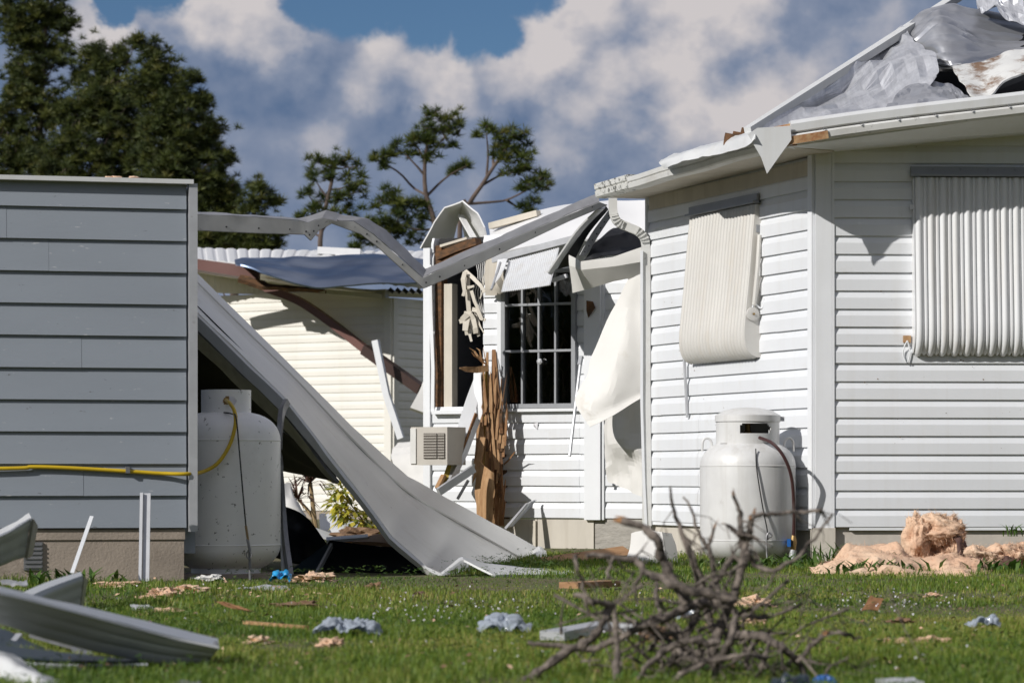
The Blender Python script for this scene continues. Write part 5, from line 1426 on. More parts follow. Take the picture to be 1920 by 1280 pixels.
# ------------------------------------------------------------------ sheets piled in the left foreground
pan1 = thing("roof_pan", P(400, 1215, 9.4), "long grey flanged roof pan curving across the left foreground", "roof pan", "roof pans in the left foreground")
T0 = [(-120, 1082, 8.15), (0, 1102, 8.3), (110, 1128, 8.42), (230, 1156, 8.55), (340, 1182, 8.66), (408, 1199, 8.72)]
T1 = [(-120, 1096, 7.85), (0, 1112, 8.0), (100, 1136, 8.12), (230, 1170, 8.28), (330, 1196, 8.4), (410, 1213, 8.46)]
T2 = [(-120, 1150, 7.95), (0, 1172, 8.1), (90, 1200, 8.2), (200, 1226, 8.32), (300, 1244, 8.42), (385, 1244, 8.50)]
sheet("top_flange", [T0, T1], MAT["panel_grey"], pan1, nu=40, nv=3, thick=0.004, crumple=0.002, cscale=8, seed=1)
sheet("pan_face", [[(a[0], a[1], a[2] - .001) for a in T1], T2], MAT["panel_grey"], pan1, nu=40, nv=18, thick=0.004, ribs=(3, 0.006, "v", 6), crumple=0.004, cscale=5, seed=2)
sheet("hem", [[(a[0], a[1] - 1, a[2] - .004) for a in T1], [(a[0], a[1] + 3, a[2] - .006) for a in T1]], MAT["white_metal"], pan1, nu=40, nv=3, thick=0.004)
sheet("end_lip", [[(408, 1203, 8.5), (411, 1214, 8.46)], [(384, 1236, 8.52), (387, 1246, 8.5)]], MAT["steel"], pan1, nu=4, nv=5, thick=0.01)
pan2 = thing("roof_pan", P(150, 1100, 10.2), "short roof pan wedged behind the long curving pan, its end upright", "roof pan", "roof pans in the left foreground")
sheet("top_flange", [[(20, 1122, 10.2), (90, 1092, 10.4), (152, 1073, 10.55)], [(45, 1124, 9.9), (95, 1102, 10.05), (155, 1080, 10.2)]], MAT["panel_grey"], pan2, nu=16, nv=3, thick=0.004)
sheet("pan_face", [[(45, 1124, 9.9), (95, 1102, 10.05), (155, 1080, 10.2)], [(60, 1180, 9.95), (100, 1165, 10.1), (148, 1140, 10.24)]], MAT["panel_grey"], pan2, nu=16, nv=14, thick=0.004, ribs=(3, 0.006, "v", 6))
sheet("end_lip", [[(153, 1080, 10.2), (160, 1086, 10.4)], [(146, 1138, 10.25), (152, 1132, 10.4)]], MAT["steel"], pan2, nu=3, nv=6, thick=0.01)
pan3 = thing("roof_pan", P(20, 1060, 12.0), "upright bent roof pan at the left picture edge below the shed", "roof pan", "roof pans in the left foreground")
sheet("top_flange", [[(-120, 1030, 11.7), (0, 992, 12.0), (55, 963, 12.2)], [(-120, 1046, 11.3), (0, 1006, 11.6), (60, 972, 11.8)]], MAT["white_metal"], pan3, nu=16, nv=3, thick=0.004, crumple=0.004, cscale=9)
sheet("pan_face", [[(-120, 1046, 11.3), (0, 1006, 11.6), (60, 972, 11.8)], [(-120, 1110, 11.4), (0, 1064, 11.7), (48, 1046, 11.85)]], MAT["panel_grey"], pan3, nu=18, nv=14, thick=0.004, crumple=0.012, cscale=5, seed=9, ribs=(3, 0.006, "v", 6))
sheet("end_lip", [[(59, 972, 11.8), (66, 985, 12.0)], [(46, 1046, 11.85), (56, 1040, 12.0)]], MAT["steel"], pan3, nu=4, nv=8, thick=0.012)
sheet("foil_scrap", [[(0, 1090, 11.4), (25, 1086, 11.4), (48, 1088, 11.3)], [(5, 1098, 11.2), (28, 1096, 11.1), (52, 1094, 11.1)]], MAT["foil"], nu=14, nv=6, thick=0.004, fold=0.03, cscale=9, seed=77, lab="shiny metal scrap in the grass under the upright pan", cat="scrap")
pan4 = thing("roof_pan", P(150, 1250, 8.3), "low grey pan lying flat under the long curving pan", "roof pan", "roof pans in the left foreground")
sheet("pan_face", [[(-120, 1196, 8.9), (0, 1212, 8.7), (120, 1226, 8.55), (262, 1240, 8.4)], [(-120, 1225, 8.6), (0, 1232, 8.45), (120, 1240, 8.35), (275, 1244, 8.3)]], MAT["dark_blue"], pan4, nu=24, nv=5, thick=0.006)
sheet("front_flange", [[(-120, 1225, 8.6), (0, 1236, 8.42), (120, 1244, 8.32), (278, 1243, 8.28)], [(-120, 1250, 8.62), (0, 1256, 8.44), (120, 1260, 8.34), (270, 1252, 8.30)]], MAT["panel_grey"], pan4, nu=24, nv=4, thick=0.006)
pan5 = thing("roof_pan", P(60, 1280, 7.9), "crumpled pale sheet in the bottom left picture corner", "sheet metal", "roof pans in the left foreground")
sheet("bent_sheet", [[(-120, 1200, 8.5), (0, 1226, 8.2), (70, 1258, 7.95), (130, 1290, 7.75)], [(-120, 1216, 8.2), (0, 1236, 7.95), (60, 1268, 7.7), (112, 1300, 7.55)], [(-120, 1300, 8.2), (-20, 1310, 7.95), (40, 1320, 7.75), (100, 1330, 7.6)]],
      MAT["white_metal"], pan5, nu=30, nv=16, thick=0.005, crumple=0.012, cscale=8, seed=5)
for (pts, w, h, mt, lb) in (([(0, 1238, 9.0), (36, 1192, 9.3)], .02, .02, "alu", "short pale rod crossing behind the low grey pan"),
                            ([(70, 1190, 9.2), (150, 1212, 9.0), (160, 1236, 8.8)], .06, .012, "steel", "grey strip sticking out under the long pan")):
    MB().prism([P(*p) for p in pts], w, h).build("metal_strip", MAT[mt], label=lb, cat="metal strip")
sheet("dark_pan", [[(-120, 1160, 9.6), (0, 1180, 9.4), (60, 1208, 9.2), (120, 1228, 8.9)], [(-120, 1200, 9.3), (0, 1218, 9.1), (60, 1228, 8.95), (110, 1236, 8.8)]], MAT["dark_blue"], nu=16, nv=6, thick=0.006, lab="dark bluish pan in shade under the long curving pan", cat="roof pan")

# stud and thin strip standing at the shed wall
mb = MB()
b0, t0 = P(263, 1090, 15.05), P(266, 925, 15.25)
st = thing("metal_stud", b0, "grey channel stud standing upright against the shed foundation", "metal stud")
MB().prism([b0, t0], 0.016, 0.03, up=(0, 1, 0)).build("flange", MAT["alu"], st)
MB().prism([b0 + (0.028, 0.012, 0), t0 + (0.028, 0.012, 0)], 0.036, 0.012, up=(0, 1, 0)).build("web", MAT["alu"], st)
MB().prism([P(135, 1074, 14.6), P(172, 968, 15.05)], 0.020, 0.008, up=(0, 1, 0)).build("metal_strip", MAT["vinyl_trim"], label="thin white strip leaning on the shed left of the channel stud", cat="metal strip")

# ------------------------------------------------------------------ insulation batts by the house
def fuzz(o, n, parent, length=0.03, mat="insul"):
    """loose glass-fibre strands standing off a batt"""
    me = o.data
    nv_ = len(me.vertices)
    co = np.empty(nv_ * 3); me.vertices.foreach_get("co", co); co = co.reshape(-1, 3)
    no = np.empty(nv_ * 3); me.vertex_normals.foreach_get("vector", no); no = no.reshape(-1, 3)
    i = rng.integers(0, nv_, n)
    c = co[i] + rng.normal(0, .006, (n, 3)); t = rng.normal(size=(n, 3)) * .55 + no[i] * .35 + np.array((.35, 0, -.45))
    t /= np.linalg.norm(t, axis=1, keepdims=True)
    L_ = rng.uniform(.4, 1.2, n)[:, None] * length
    s_ = np.cross(t, no[i]); s_ /= np.linalg.norm(s_, axis=1, keepdims=True) + 1e-9
    w_ = rng.uniform(.0004, .0010, n)[:, None]
    m = c + t * L_ * .5 + no[i] * L_ * .25; e = c + t * L_ + no[i] * L_ * .1
    V = np.stack([c - s_ * w_, c + s_ * w_, m + s_ * w_, m - s_ * w_, e], 1).reshape(-1, 3)
    k = np.arange(n) * 5
    Q = np.concatenate([np.stack([k, k + 1, k + 2], -1), np.stack([k, k + 2, k + 3], -1), np.stack([k + 3, k + 2, k + 4], -1)])
    return quads_mesh("loose_fibre", V, Q, MAT[mat], parent, kind="stuff")



b0_ = thing("insulation_batt", P(1700, 1090, 16.6), "flat tan insulation batt sprawled on grass below the front wall", "insulation", "insulation batts by the house")
o = sheet("fibre_mat", [[(1535, 1078, 17.1), (1600, 1054, 17.3), (1700, 1050, 17.4), (1800, 1072, 17.3), (1850, 1096, 17.0)], [(1538, 1076, 16.8), (1600, 1048, 16.9), (1700, 1056, 16.95), (1800, 1074, 16.9), (1856, 1100, 16.7)],
                        [(1536, 1096, 16.55), (1610, 1085, 16.4), (1700, 1098, 16.2), (1790, 1108, 16.15), (1858, 1108, 16.3)]], MAT["insul"], b0_, nu=130, nv=60, thick=0.05, crumple=0.040, fold=0.085, cscale=4.6, seed=61, ragged=0.07, smooth=70)
fuzz(o, 14000, b0_, .026)
sheet("torn_facing", [[(1536, 1062, 17.0), (1560, 1052, 17.05), (1578, 1056, 17.1)], [(1534, 1078, 16.9), (1560, 1066, 16.9), (1582, 1066, 16.95)]], MAT["insul_paper"], b0_, nu=14, nv=8, thick=0.005, crumple=0.02, cscale=9, ragged=0.02)
bt = thing("insulation_batt", P(1755, 1070, 17.9), "tall curled tan insulation roll standing against the front wall", "insulation", "insulation batts by the house")
for k, (x, y, rx, rz, ry, dY, nm, rg) in enumerate(((1752, 990, 44, 25, .13, -.02, "crest", .36), (1719, 1018, 22, 48, .11, -.05, "side_fold", .36), (1787, 1016, 18, 44, .11, -.02, "side_fold", .36),
                                                    (1757, 1036, 25, 34, .09, .04, "core", .30), (1738, 1064, 38, 15, .14, -.1, "lower_fold", .45), (1776, 1056, 18, 20, .10, -.08, "lower_fold", .40))):
    V, f = lump_vf(P(x, y, 17.62 + dY), rx / F * 17.6, ry, rz / F * 17.6, rg * 1.05, 4.0, 264 + k, n=80, m=46)
    V = V + (fbm(V, 26, 31 + k, 3) * .005)[:, None] * np.array((1, 1, 1))
    o = mk(nm, V, f, MAT["insul"], bt, 70)
    fuzz(o, 3600, bt, .028)
sheet("paper_facing", [[(1790, 992, 17.5), (1804, 1002, 17.5), (1812, 1016, 17.6)], [(1794, 1032, 17.42), (1806, 1036, 17.42), (1818, 1046, 17.5)], [(1796, 1068, 17.34), (1808, 1072, 17.34), (1822, 1074, 17.42)]], MAT["insul_paper"], bt, nu=16, nv=16, thick=0.006, crumple=0.03, fold=.03, cscale=9, ragged=0.03)
for i, (x, y, rx, rz, lb) in enumerate(((1842, 1052, 36, 26, "brown-lined tan insulation clump right of the curled roll"), (1908, 1050, 34, 26, "tan insulation clump cut by the right picture edge"))):
    b_ = thing("insulation_batt", P(x, y + 24, 17.6), lb, "insulation", "insulation batts by the house")
    V, f = lump_vf(P(x, y, 17.5), rx / F * 17.5, 0.12, rz / F * 17.5, 0.60, 4.0, 70 + i, n=90, m=50)
    o = mk("fibre_mass", V, f, MAT["insul"], b_, 70)
    fuzz(o, 4500, b_, .026)
    V, f = lump_vf(P(x - 16, y + 8, 17.40), 0.055, 0.06, 0.05, 0.5, 5, 80 + i)
    mk("brown_facing", V, f, MAT["insul_paper"], b_, 60)

# ------------------------------------------------------------------ small litter on the lawn
def litter(name, x, y, w, h, mat, label, cat, group=None, seed=0, rough=0.6, ridged=False, smooth=True, depth=None, sink=0.35, n=26):
    c = G(x, y); s = c[1] / F
    V, f = lump_vf(c + (0, 0, h * s * 0.22), w * s / 2, depth or w * s * 0.35, h * s * 0.75, rough, 9 if ridged else 6, seed, n=56 if ridged else 34, m=30 if ridged else 18, ridged=ridged)
    V[:, 2] = np.maximum(V[:, 2], -0.01)
    return mk(name, V, f, MAT[mat], None, 12 if ridged else smooth, label=label, cat=cat, group=group)


def flake(name, x, y, w, h, mat, label, cat, group=None, seed=0, tilt=0.5, crumple=0.012, thick=0.006, fold=0.0):
    """torn flat scrap lying / leaning on the grass"""
    c = G(x, y + h / 2); s = c[1] / F
    r = np.random.default_rng(seed)
    ww, hh = w * s, h * s
    dpt = hh / max(math.tan(tilt), 0.05)
    up = np.array((r.normal() * 0.1, min(dpt, ww * 1.5), hh)) ; sd_ = np.array((ww, r.normal() * ww * .2, 0))
    ctrl = [[c - sd_ * .5 + (0, 0, .012), c + (0, 0, .012), c + sd_ * .5 + (0, 0, .012)],
            [c - sd_ * .48 + up * .5, c + up * .55 + (0, 0, hh * .15), c + sd_ * .46 + up * .5],
            [c - sd_ * .4 + up, c + up * .95, c + sd_ * .42 + up * .9]]
    V, f = sheet_vf(ctrl, nu=18, nv=12, thick=thick, crumple=crumple, fold=fold, cscale=10, seed=seed, ragged=0.02)
    return mk(name, V, f, MAT[mat], None, 30, label=label, cat=cat, group=group)


def film(x, y, w, h, mat, label, seed, group="plastic film on the lawn", name="plastic_film", cat="plastic film"):
    """a crumpled sheet of thin film thrown on the grass"""
    c = G(x, y + h * .35); s_ = c[1] / F; r = np.random.default_rng(seed)
    ww, hh = w * s_, h * s_
    hs = [[.0, .5, .2, .6, .1], [.15, 1.0, .55, .9, .2], [.1, .7, 1.0, .5, .15], [0, .2, .35, .2, 0]]
    ctrl = [[c + np.array((ww * (i / 4 - .5) + r.normal() * ww * .03, hh * 3.2 * (j / 3 - .3), .015 + hh * .8 * hs[j][i] * r.uniform(.7, 1.15))) for i in range(5)] for j in range(4)]
    V, f = sheet_vf(ctrl, nu=70, nv=40, thick=0.0012, crumple=hh * .10, fold=hh * .38, cscale=26, seed=seed, ragged=hh * .35)
    return mk(name, V, f, MAT[mat], None, 16, label=label, cat=cat, group=group)


film(648, 1184, 122, 34, "plastic", "clear plastic film heap on the grass, left of the two", 3)
film(945, 1178, 100, 34, "plastic", "clear plastic film heap on the grass left of the dead branches", 5)
film(1848, 1172, 50, 26, "plastic", "crumpled clear plastic on the right of the lawn", 8)
film(1290, 1160, 44, 20, "plastic", "pale plastic scrap behind the dead branches", 9)
film(526, 1086, 40, 22, "sky_plastic", "bright blue plastic bag beside the left tank foot", 11, None, "plastic_bag", "bag")
flake("metal_scrap", 488, 1104, 110, 10, "alu", "flat grey metal scrap in front of the left tank", "scrap", None, 12, 0.25)
litter("insulation_scrap", 590, 1090, 70, 18, "insul", "pinkish insulation heap right of the blue bag", "insulation", "insulation scraps on the lawn", 13)
for i, (x, y, w, h, mt, lb) in enumerate((
        (345, 1112, 90, 12, "insul", "tan insulation strip in grass below the left tank"), (300, 1122, 50, 16, "insul", "dark-edged tan insulation scrap left of the tan strip"),
        (310, 1150, 70, 9, "insul", "pale insulation shred in front of the shed"), (395, 1088, 46, 10, "paper", "white foam scrap at the left tank foot"),
        (222, 1100, 70, 9, "insul", "thin tan insulation shred below the channel stud"), (485, 1206, 50, 12, "insul", "small pale insulation tuft in the mid lawn"),
        (622, 1212, 40, 14, "insul", "pinkish tuft in front of the left plastic film"), (1670, 1205, 62, 8, "insul", "thin tan shred on the right lawn"),
        (1745, 1205, 60, 10, "insul", "tan shred beside the thin right lawn shred"), (1748, 1119, 26, 8, "insul", "tiny pink scrap below the flat batt"),
        (1418, 1138, 50, 16, "insul", "tan scrap seen through the dead branches"), (1410, 1172, 46, 12, "insul", "lower tan scrap seen through the dead branches"),
        (560, 1142, 90, 12, "dry", "dark brown leaf clump in the mid lawn"), (700, 1106, 30, 12, "dry", "light brown leaf below the collapsed carport"),
        (785, 1121, 24, 10, "insul_paper", "small black scrap on the mid lawn"), (1690, 1168, 40, 10, "dry", "brown leaf clump on the right lawn"), (1230, 1210, 60, 26, "dry", "dry grass tuft beneath the dead branches"))):
    litter("insulation_scrap" if mt == "insul" else "lawn_scrap", x, y, w, h, mt, lb, "insulation" if mt == "insul" else "scrap", "scraps scattered on the lawn", 100 + i, 0.8)
flake("cardboard", 1628, 1135, 34, 30, "cardboard", "upright brown cardboard scrap on the right lawn", "cardboard", "cardboard scraps", 21, 1.1, 0.01)
flake("cardboard", 473, 1140, 12, 26, "cardboard", "narrow reddish-brown card standing in the left lawn", "cardboard", "cardboard scraps", 22, 1.2, 0.004)
flake("cardboard", 1222, 1195, 40, 30, "cardboard", "brown card inside the dead branches", "cardboard", "cardboard scraps", 23, 1.0, 0.01)
MB().prism([G(459, 1176) + (0, 0, .02), G(575, 1186) + (0, 0, .02)], 0.018, 0.012).build("thin_stick", MAT["wood_pale"], label="thin straight wooden stick lying left of the plastic film", cat="stick")
MB().prism([P(1022, 1058, 19.0), P(1178, 1036, 19.4)], 0.14, 0.045, up=(0, -0.5, 1)).build("plank", MAT["plank"], label="brown plank resting at the wing foundation", cat="plank")
MB().prism([G(1066, 1108) + (0, 0, .03), G(1146, 1104) + (0, 0, .03)], 0.12, 0.03).build("plank", MAT["plank"], label="short brown board in the grass behind the branch tips", cat="plank")
MB().prism([G(1035, 1208) + (0, 0, .03), G(1130, 1200) + (0, 0, .05), G(1215, 1202) + (0, 0, .04)], 0.10, 0.03).build("grey_board", MAT["alu"], label="pale grey strip lying under the dead branches", cat="board")
flake("metal_scrap", 275, 1140, 40, 14, "alu", "small curved metal scrap in the left lawn", "scrap", None, 31, 0.5)
flake("metal_scrap", 200, 1083, 44, 8, "white_metal", "thin white metal scrap at the shed foundation", "scrap", None, 32, 0.3)
flake("metal_scrap", 325, 1284, 60, 16, "steel", "grey metal scrap cut by the bottom picture edge", "scrap", None, 33, 0.5)
flake("metal_scrap", 1690, 1280, 80, 18, "alu", "grey slab cut by the bottom edge at right", "scrap", None, 34, 0.4, thick=0.02)
litter("blue_can", 1545, 1284, 40, 18, "blue_plastic", "blue crushed can at the bottom edge beside the branches", "can", None, 35, 0.4, True, 20)
film(1490, 1288, 70, 30, "dark_blue", "dark bluish plastic at the bottom of the branch pile", 36)
for i in range(60):
    pass

# ------------------------------------------------------------------ dead branch heap in the foreground
br = thing("dead_branches", P(1300, 1290, 8.0), "uprooted grey dead branches piled in the foreground", "dead shrub")
DB = 8.15
LIMBS = [
    ([(1310, 1300), (1335, 1215), (1378, 1108), (1399, 1019), (1411, 968)], 26, 13, 0.0, True),
    ([(1411, 966), (1450, 962), (1500, 962), (1538, 953)], 10, 7, -.05, False),
    ([(1538, 953), (1546, 966), (1556, 971)], 6, 4, -.05, False),
    ([(1562, 962), (1532, 1004), (1485, 1051), (1446, 1072), (1415, 1060), (1402, 1035)], 5, 12, -.1, False),
    ([(1375, 928), (1390, 960), (1391, 1004), (1396, 1060)], 7, 15, .05, True),
    ([(1280, 996), (1304, 1048), (1316, 1093), (1330, 1150), (1345, 1200)], 6, 16, .12, False),
    ([(1282, 930), (1299, 960), (1313, 1004), (1327, 1025), (1340, 1078), (1352, 1130)], 4, 12, .2, False),
    ([(1340, 985), (1332, 1012), (1324, 1030)], 6, 10, .18, True),
    ([(1365, 985), (1385, 1003), (1398, 1012)], 8, 14, -.05, True),
    ([(1255, 910), (1268, 970), (1290, 1035), (1310, 1100), (1335, 1180)], 5, 15, .25, False),
    ([(1165, 976), (1205, 988), (1232, 1010), (1242, 1043), (1256, 1080), (1290, 1130)], 15, 22, -.15, True),
    ([(1100, 1041), (1150, 1045), (1192, 1050), (1208, 1068), (1255, 1095), (1310, 1112), (1370, 1120)], 10, 20, -.2, False),
    ([(1077, 1040), (1085, 1065), (1092, 1090), (1102, 1147)], 8, 6, -.3, False),
    ([(1075, 1115), (1110, 1126), (1148, 1134), (1135, 1158), (1112, 1197), (1060, 1222), (975, 1284)], 12, 17, -.25, False),
    ([(987, 1205), (1042, 1212), (1105, 1215), (1155, 1200), (1217, 1167), (1300, 1135), (1360, 1120)], 9, 22, -.1, False),
    ([(1152, 1150), (1157, 1210), (1152, 1290)], 12, 15, -.35, False),
    ([(1150, 1045), (1145, 1065), (1138, 1085)], 9, 5, -.22, False),
    ([(1378, 1188), (1428, 1191), (1464, 1212), (1497, 1241), (1520, 1290)], 20, 12, -.15, False),
    ([(1497, 1241), (1520, 1210), (1546, 1192)], 11, 9, -.2, True),
    ([(1615, 1197), (1580, 1188), (1546, 1186)], 5, 9, -.2, False),
    ([(1370, 1146), (1410, 1158), (1443, 1158), (1505, 1131)], 13, 5, .1, False),
    ([(1230, 1280), (1262, 1230), (1290, 1180), (1320, 1120), (1378, 1040)], 20, 12, .1, False),
    ([(1340, 1290), (1345, 1240), (1370, 1200), (1380, 1150)], 17, 14, -.3, False),
    ([(1190, 1290), (1210, 1250), (1250, 1215), (1300, 1200), (1350, 1205)], 11, 16, -.35, False),
    ([(1420, 1290), (1430, 1240), (1445, 1200)], 14, 8, -.35, False),
    ([(1545, 1275), (1555, 1250), (1590, 1232)], 7, 4, -.3, False),
    ([(1250, 1290), (1290, 1255), (1335, 1235), (1400, 1225), (1440, 1232)], 13, 8, -.42, False),
    ([(1205, 1068), (1190, 1100), (1195, 1135)], 9, 4, -.18, False),
    ([(1280, 1210), (1240, 1150), (1228, 1110), (1235, 1085)], 13, 6, .2, False),
    ([(1330, 1290), (1300, 1230), (1262, 1190), (1200, 1170), (1165, 1150)], 15, 6, -.1, False),
    ([(1310, 1180), (1350, 1165), (1400, 1195), (1420, 1230)], 9, 6, .05, False),
    ([(1395, 1055), (1360, 1075), (1320, 1085), (1290, 1112)], 8, 6, -.05, False),
]
r_l = np.random.default_rng(91)
for k in range(10):
    x, y = r_l.normal(1310, 75), r_l.uniform(1190, 1285)
    a = r_l.uniform(-2.7, -.45); pts = [(x, y)]
    for q in range(r_l.integers(3, 6)):
        st_ = r_l.uniform(28, 58); a += r_l.normal() * .45
        x += math.cos(a) * st_; y += math.sin(a) * st_ * .8; pts.append((x, y))
    LIMBS.append((pts, r_l.uniform(9, 17), 2.5, r_l.normal() * .18, False))
for (pts, w0, w1, dy, tipbreak) in LIMBS:
    r = np.linspace(w0, w1, len(pts)) / 2 / F * DB * .92
    p3 = []
    for i, (x, y) in enumerate(pts):
        p3.append(P(x, y, DB + dy + 0.04 * math.sin(i * 1.7 + x)))
    sp = grid_surface([p3, p3], 7 * len(pts), 2, 'l', 'l')[0]
    sp += np.stack([vnoise(sp, 26, 3), vnoise(sp, 26, 4), vnoise(sp, 26, 5)], -1) * 0.004 + np.stack([vnoise(sp, 70, 13), vnoise(sp, 70, 14), vnoise(sp, 70, 15)], -1) * 0.0042
    rr = np.interp(np.linspace(0, 1, len(sp)), np.linspace(0, 1, len(r)), r) * (1 + 0.30 * vnoise(sp, 60, 8))
    mb = MB(); mb.tube(sp, rr, 8)
    # twigs
    for k in range(random.randint(3, 6)):
        i = random.randint(2, len(sp) - 3)
        d = sp[i + 1] - sp[i - 1]; d /= np.linalg.norm(d)
        o_ = np.cross(d, rng.normal(size=3)); o_ /= np.linalg.norm(o_)
        o_[1] *= 0.6
        L_ = rng.uniform(.02, .11)
        q1 = sp[i] + o_ * L_ * .5 + d * L_ * .3; q2 = q1 + o_ * L_ * .35 + d * L_ * .5 + rng.normal(size=3) * .012
        mb.tube([sp[i], q1, q2], [rr[i] * .45, rr[i] * .3, 0.0009], 6)
        if random.random() < .5:
            mb.tube([q1, q1 + d * L_ * .6 - o_ * L_ * .1 + rng.normal(size=3) * .01], [rr[i] * .3, .0014], 5)
    lb = mb.build("branch", MAT["bark_dead"], br, 60)
    if tipbreak:
        e0, e1 = (sp[0], sp[1]) if w0 < w1 or pts[0][1] < pts[-1][1] else (sp[-1], sp[-2])
        rad = rr[0] if e0 is sp[0] or np.allclose(e0, sp[0]) else rr[-1]
        d = e0 - e1; d /= np.linalg.norm(d) + 1e-9
        for k in range(5):
            o_ = rng.normal(size=3) * rad * .45
            mk("broken_tip", *tube_vf([e0 - d * .004 + o_, e0 + d * rng.uniform(.008, .026) + o_ * 1.1], [rad * .5, rad * .12], 5), MAT["bark_break"], lb)
mb = MB()
for k in range(90):
    x = rng.normal(1300, 120); y = rng.uniform(1130, 1290)
    c = P(x, y, DB + rng.normal() * .15)
    d = rng.normal(size=3); d[1] *= .5; d /= np.linalg.norm(d)
    L_ = rng.uniform(.04, .15)
    mb.tube([c - d * L_, c + rng.normal(size=3) * .02, c + d * L_ + rng.normal(size=3) * .012], [rng.uniform(.002, .006), .0014], 5)
mb.build("twig_tangle", MAT["bark_dead"], br, 60, kind="stuff")

# ------------------------------------------------------------------ pines
def tuft_template(n, seed):
    r = np.random.default_rng(seed)
    th = r.uniform(0, 2 * math.pi, n); z = r.uniform(-0.35, 1, n)
    rad = np.sqrt(np.maximum(1 - z * z, 0.02))
    D = np.stack([rad * np.cos(th), rad * np.sin(th), z], -1)
    S = np.cross(D, r.normal(size=(n, 3))); S /= np.linalg.norm(S, axis=1, keepdims=True)
    L = r.uniform(.7, 1.0, n)[:, None]
    a = D * 0.12 - S * .036; b = D * 0.12 + S * .036; t = D * L
    return np.stack([a, b, t], 1)          # n,3,3


TUFT = [tuft_template(60, 500 + i) for i in range(8)]


def pine(label, trunk, blobs, Y, limbs=(), mat="needles", per=1.0, tuft=0.24, name="pine_tree", group="pines behind the houses", dens=15.0, trunk_w=(0.13, 0.04), depth=None):
    base = P(trunk[0][0], HY, Y); base[2] = 0
    t = thing(name, base, label, "tree", group)
    tr = [np.array((P(trunk[0][0], HY, Y)[0], Y, 0.0))] + [P(x, y, Y) for x, y in trunk]
    mb = MB(); sp = smooth_path(tr, 24); mb.tube(sp, trunk_w, 8)
    for lp in limbs:
        q = smooth_path([P(x, y, Y + (0.0 if i == 0 else rng.normal() * .25)) for i, (x, y) in enumerate(lp)], 10)
        mb.tube(q, [0.032, 0.012], 6)
    cs = []
    for (x, y, r) in blobs:
        R = r / F * Y
        c = P(x, y, Y)
        n = max(5, int(dens * per * (R ** 2) * 9))
        d = rng.normal(size=(n, 3)); d /= np.linalg.norm(d, axis=1, keepdims=True)
        rad = R * rng.uniform(.15, 1.0, n) ** .6 * (1 + .28 * rng.normal(size=n))
        pts = c + d * rad[:, None] * np.array((1, depth or 1.0, .85))
        cs.append(pts)
        # twigs to some tufts
        k0 = int(np.argmin([np.linalg.norm(s - c) for s in sp]))
        root = sp[max(0, k0 - 2)]
        if np.linalg.norm(root - c) > 0.3 and not limbs:
            mb.tube(smooth_path([root, (root + c) / 2 + (0, 0, -.12 * R), c], 6), [0.028, 0.010], 5)
        for p in pts[:max(3, n // 8)]:
            mb.tube([c + (p - c) * .05 + (0, 0, -.1 * R), (p + c) / 2 + (0, 0, -.08 * R), p], [0.018, 0.008], 4)
    mb.build("trunk", MAT["bark_pine"], t, True)
    cs = np.concatenate(cs); n = len(cs)
    V = np.empty((n, TUFT[0].shape[0] * 3, 3)); vals = np.empty((n, TUFT[0].shape[0] * 3), np.float32)
    for i in range(n):
        T = TUFT[rng.integers(8)]; a = rng.uniform(0, 6.28); ca, sa = math.cos(a), math.sin(a)
        s = tuft * rng.uniform(.7, 1.25)
        X = T.reshape(-1, 3) @ np.array([[ca, -sa, 0], [sa, ca, 0], [0, 0, 1]]).T
        V[i] = X * s + cs[i]
        vals[i] = np.clip(rng.normal(.42, .2) + np.repeat(rng.normal(0, .1, T.shape[0]), 3), 0, 1)
    m = TUFT[0].shape[0]
    Q = np.arange(n * m * 3, dtype=np.int32).reshape(-1, 3)
    me_o = quads_mesh("crown", V.reshape(-1, 3), Q, MAT[mat], t)
    a = me_o.data.attributes.new("rnd", "FLOAT", "POINT"); a.data.foreach_set("value", vals.ravel()[:len(me_o.data.vertices)])
    return t


pine("tallest pine at the left picture edge, crown cut by the top", [(70, 500), (75, 250), (85, 60), (95, -60)],
     [(30, 15, 45), (75, 30, 50), (120, 45, 38), (60, 85, 40), (110, 100, 34), (100, -40, 60), (150, 140, 24), (40, 180, 55), (100, 210, 60), (10, 230, 50), (60, 290, 60), (120, 330, 50), (30, 380, 50), (20, 300, 60), (80, 370, 60), (80, 430, 60), (30, 60, 40), (60, 140, 50), (10, 440, 60)], 78, mat="needles_dark", per=1.9)
pine("broad dark pine in the middle of the left clump", [(190, 500), (200, 300), (225, 120)],
     [(170, 110, 40), (215, 120, 36), (252, 85, 18), (225, 95, 16), (190, 170, 55), (150, 210, 55), (240, 190, 55), (120, 270, 40), (180, 290, 60), (250, 300, 50), (150, 370, 60), (220, 400, 50), (60, 430, 50), (120, 430, 50), (200, 235, 60), (265, 245, 50), (215, 345, 60), (100, 330, 60), (160, 440, 60)], 74, mat="needles_dark", per=1.9)
pine("rounded pine on the right flank of the left clump", [(330, 500), (320, 330), (300, 150)],
     [(258, 78, 14), (280, 95, 26), (300, 125, 40), (345, 150, 36), (280, 160, 45), (380, 190, 30), (340, 210, 50), (395, 240, 30), (300, 240, 50), (375, 280, 48), (420, 300, 26), (330, 320, 55), (400, 340, 42), (430, 350, 20), (290, 380, 60), (370, 400, 60), (425, 400, 30), (250, 440, 60), (310, 190, 50), (350, 260, 55), (300, 300, 60), (360, 350, 60), (320, 440, 60), (400, 440, 50), (420, 370, 40)], 70, mat="needles_dark", per=1.9)
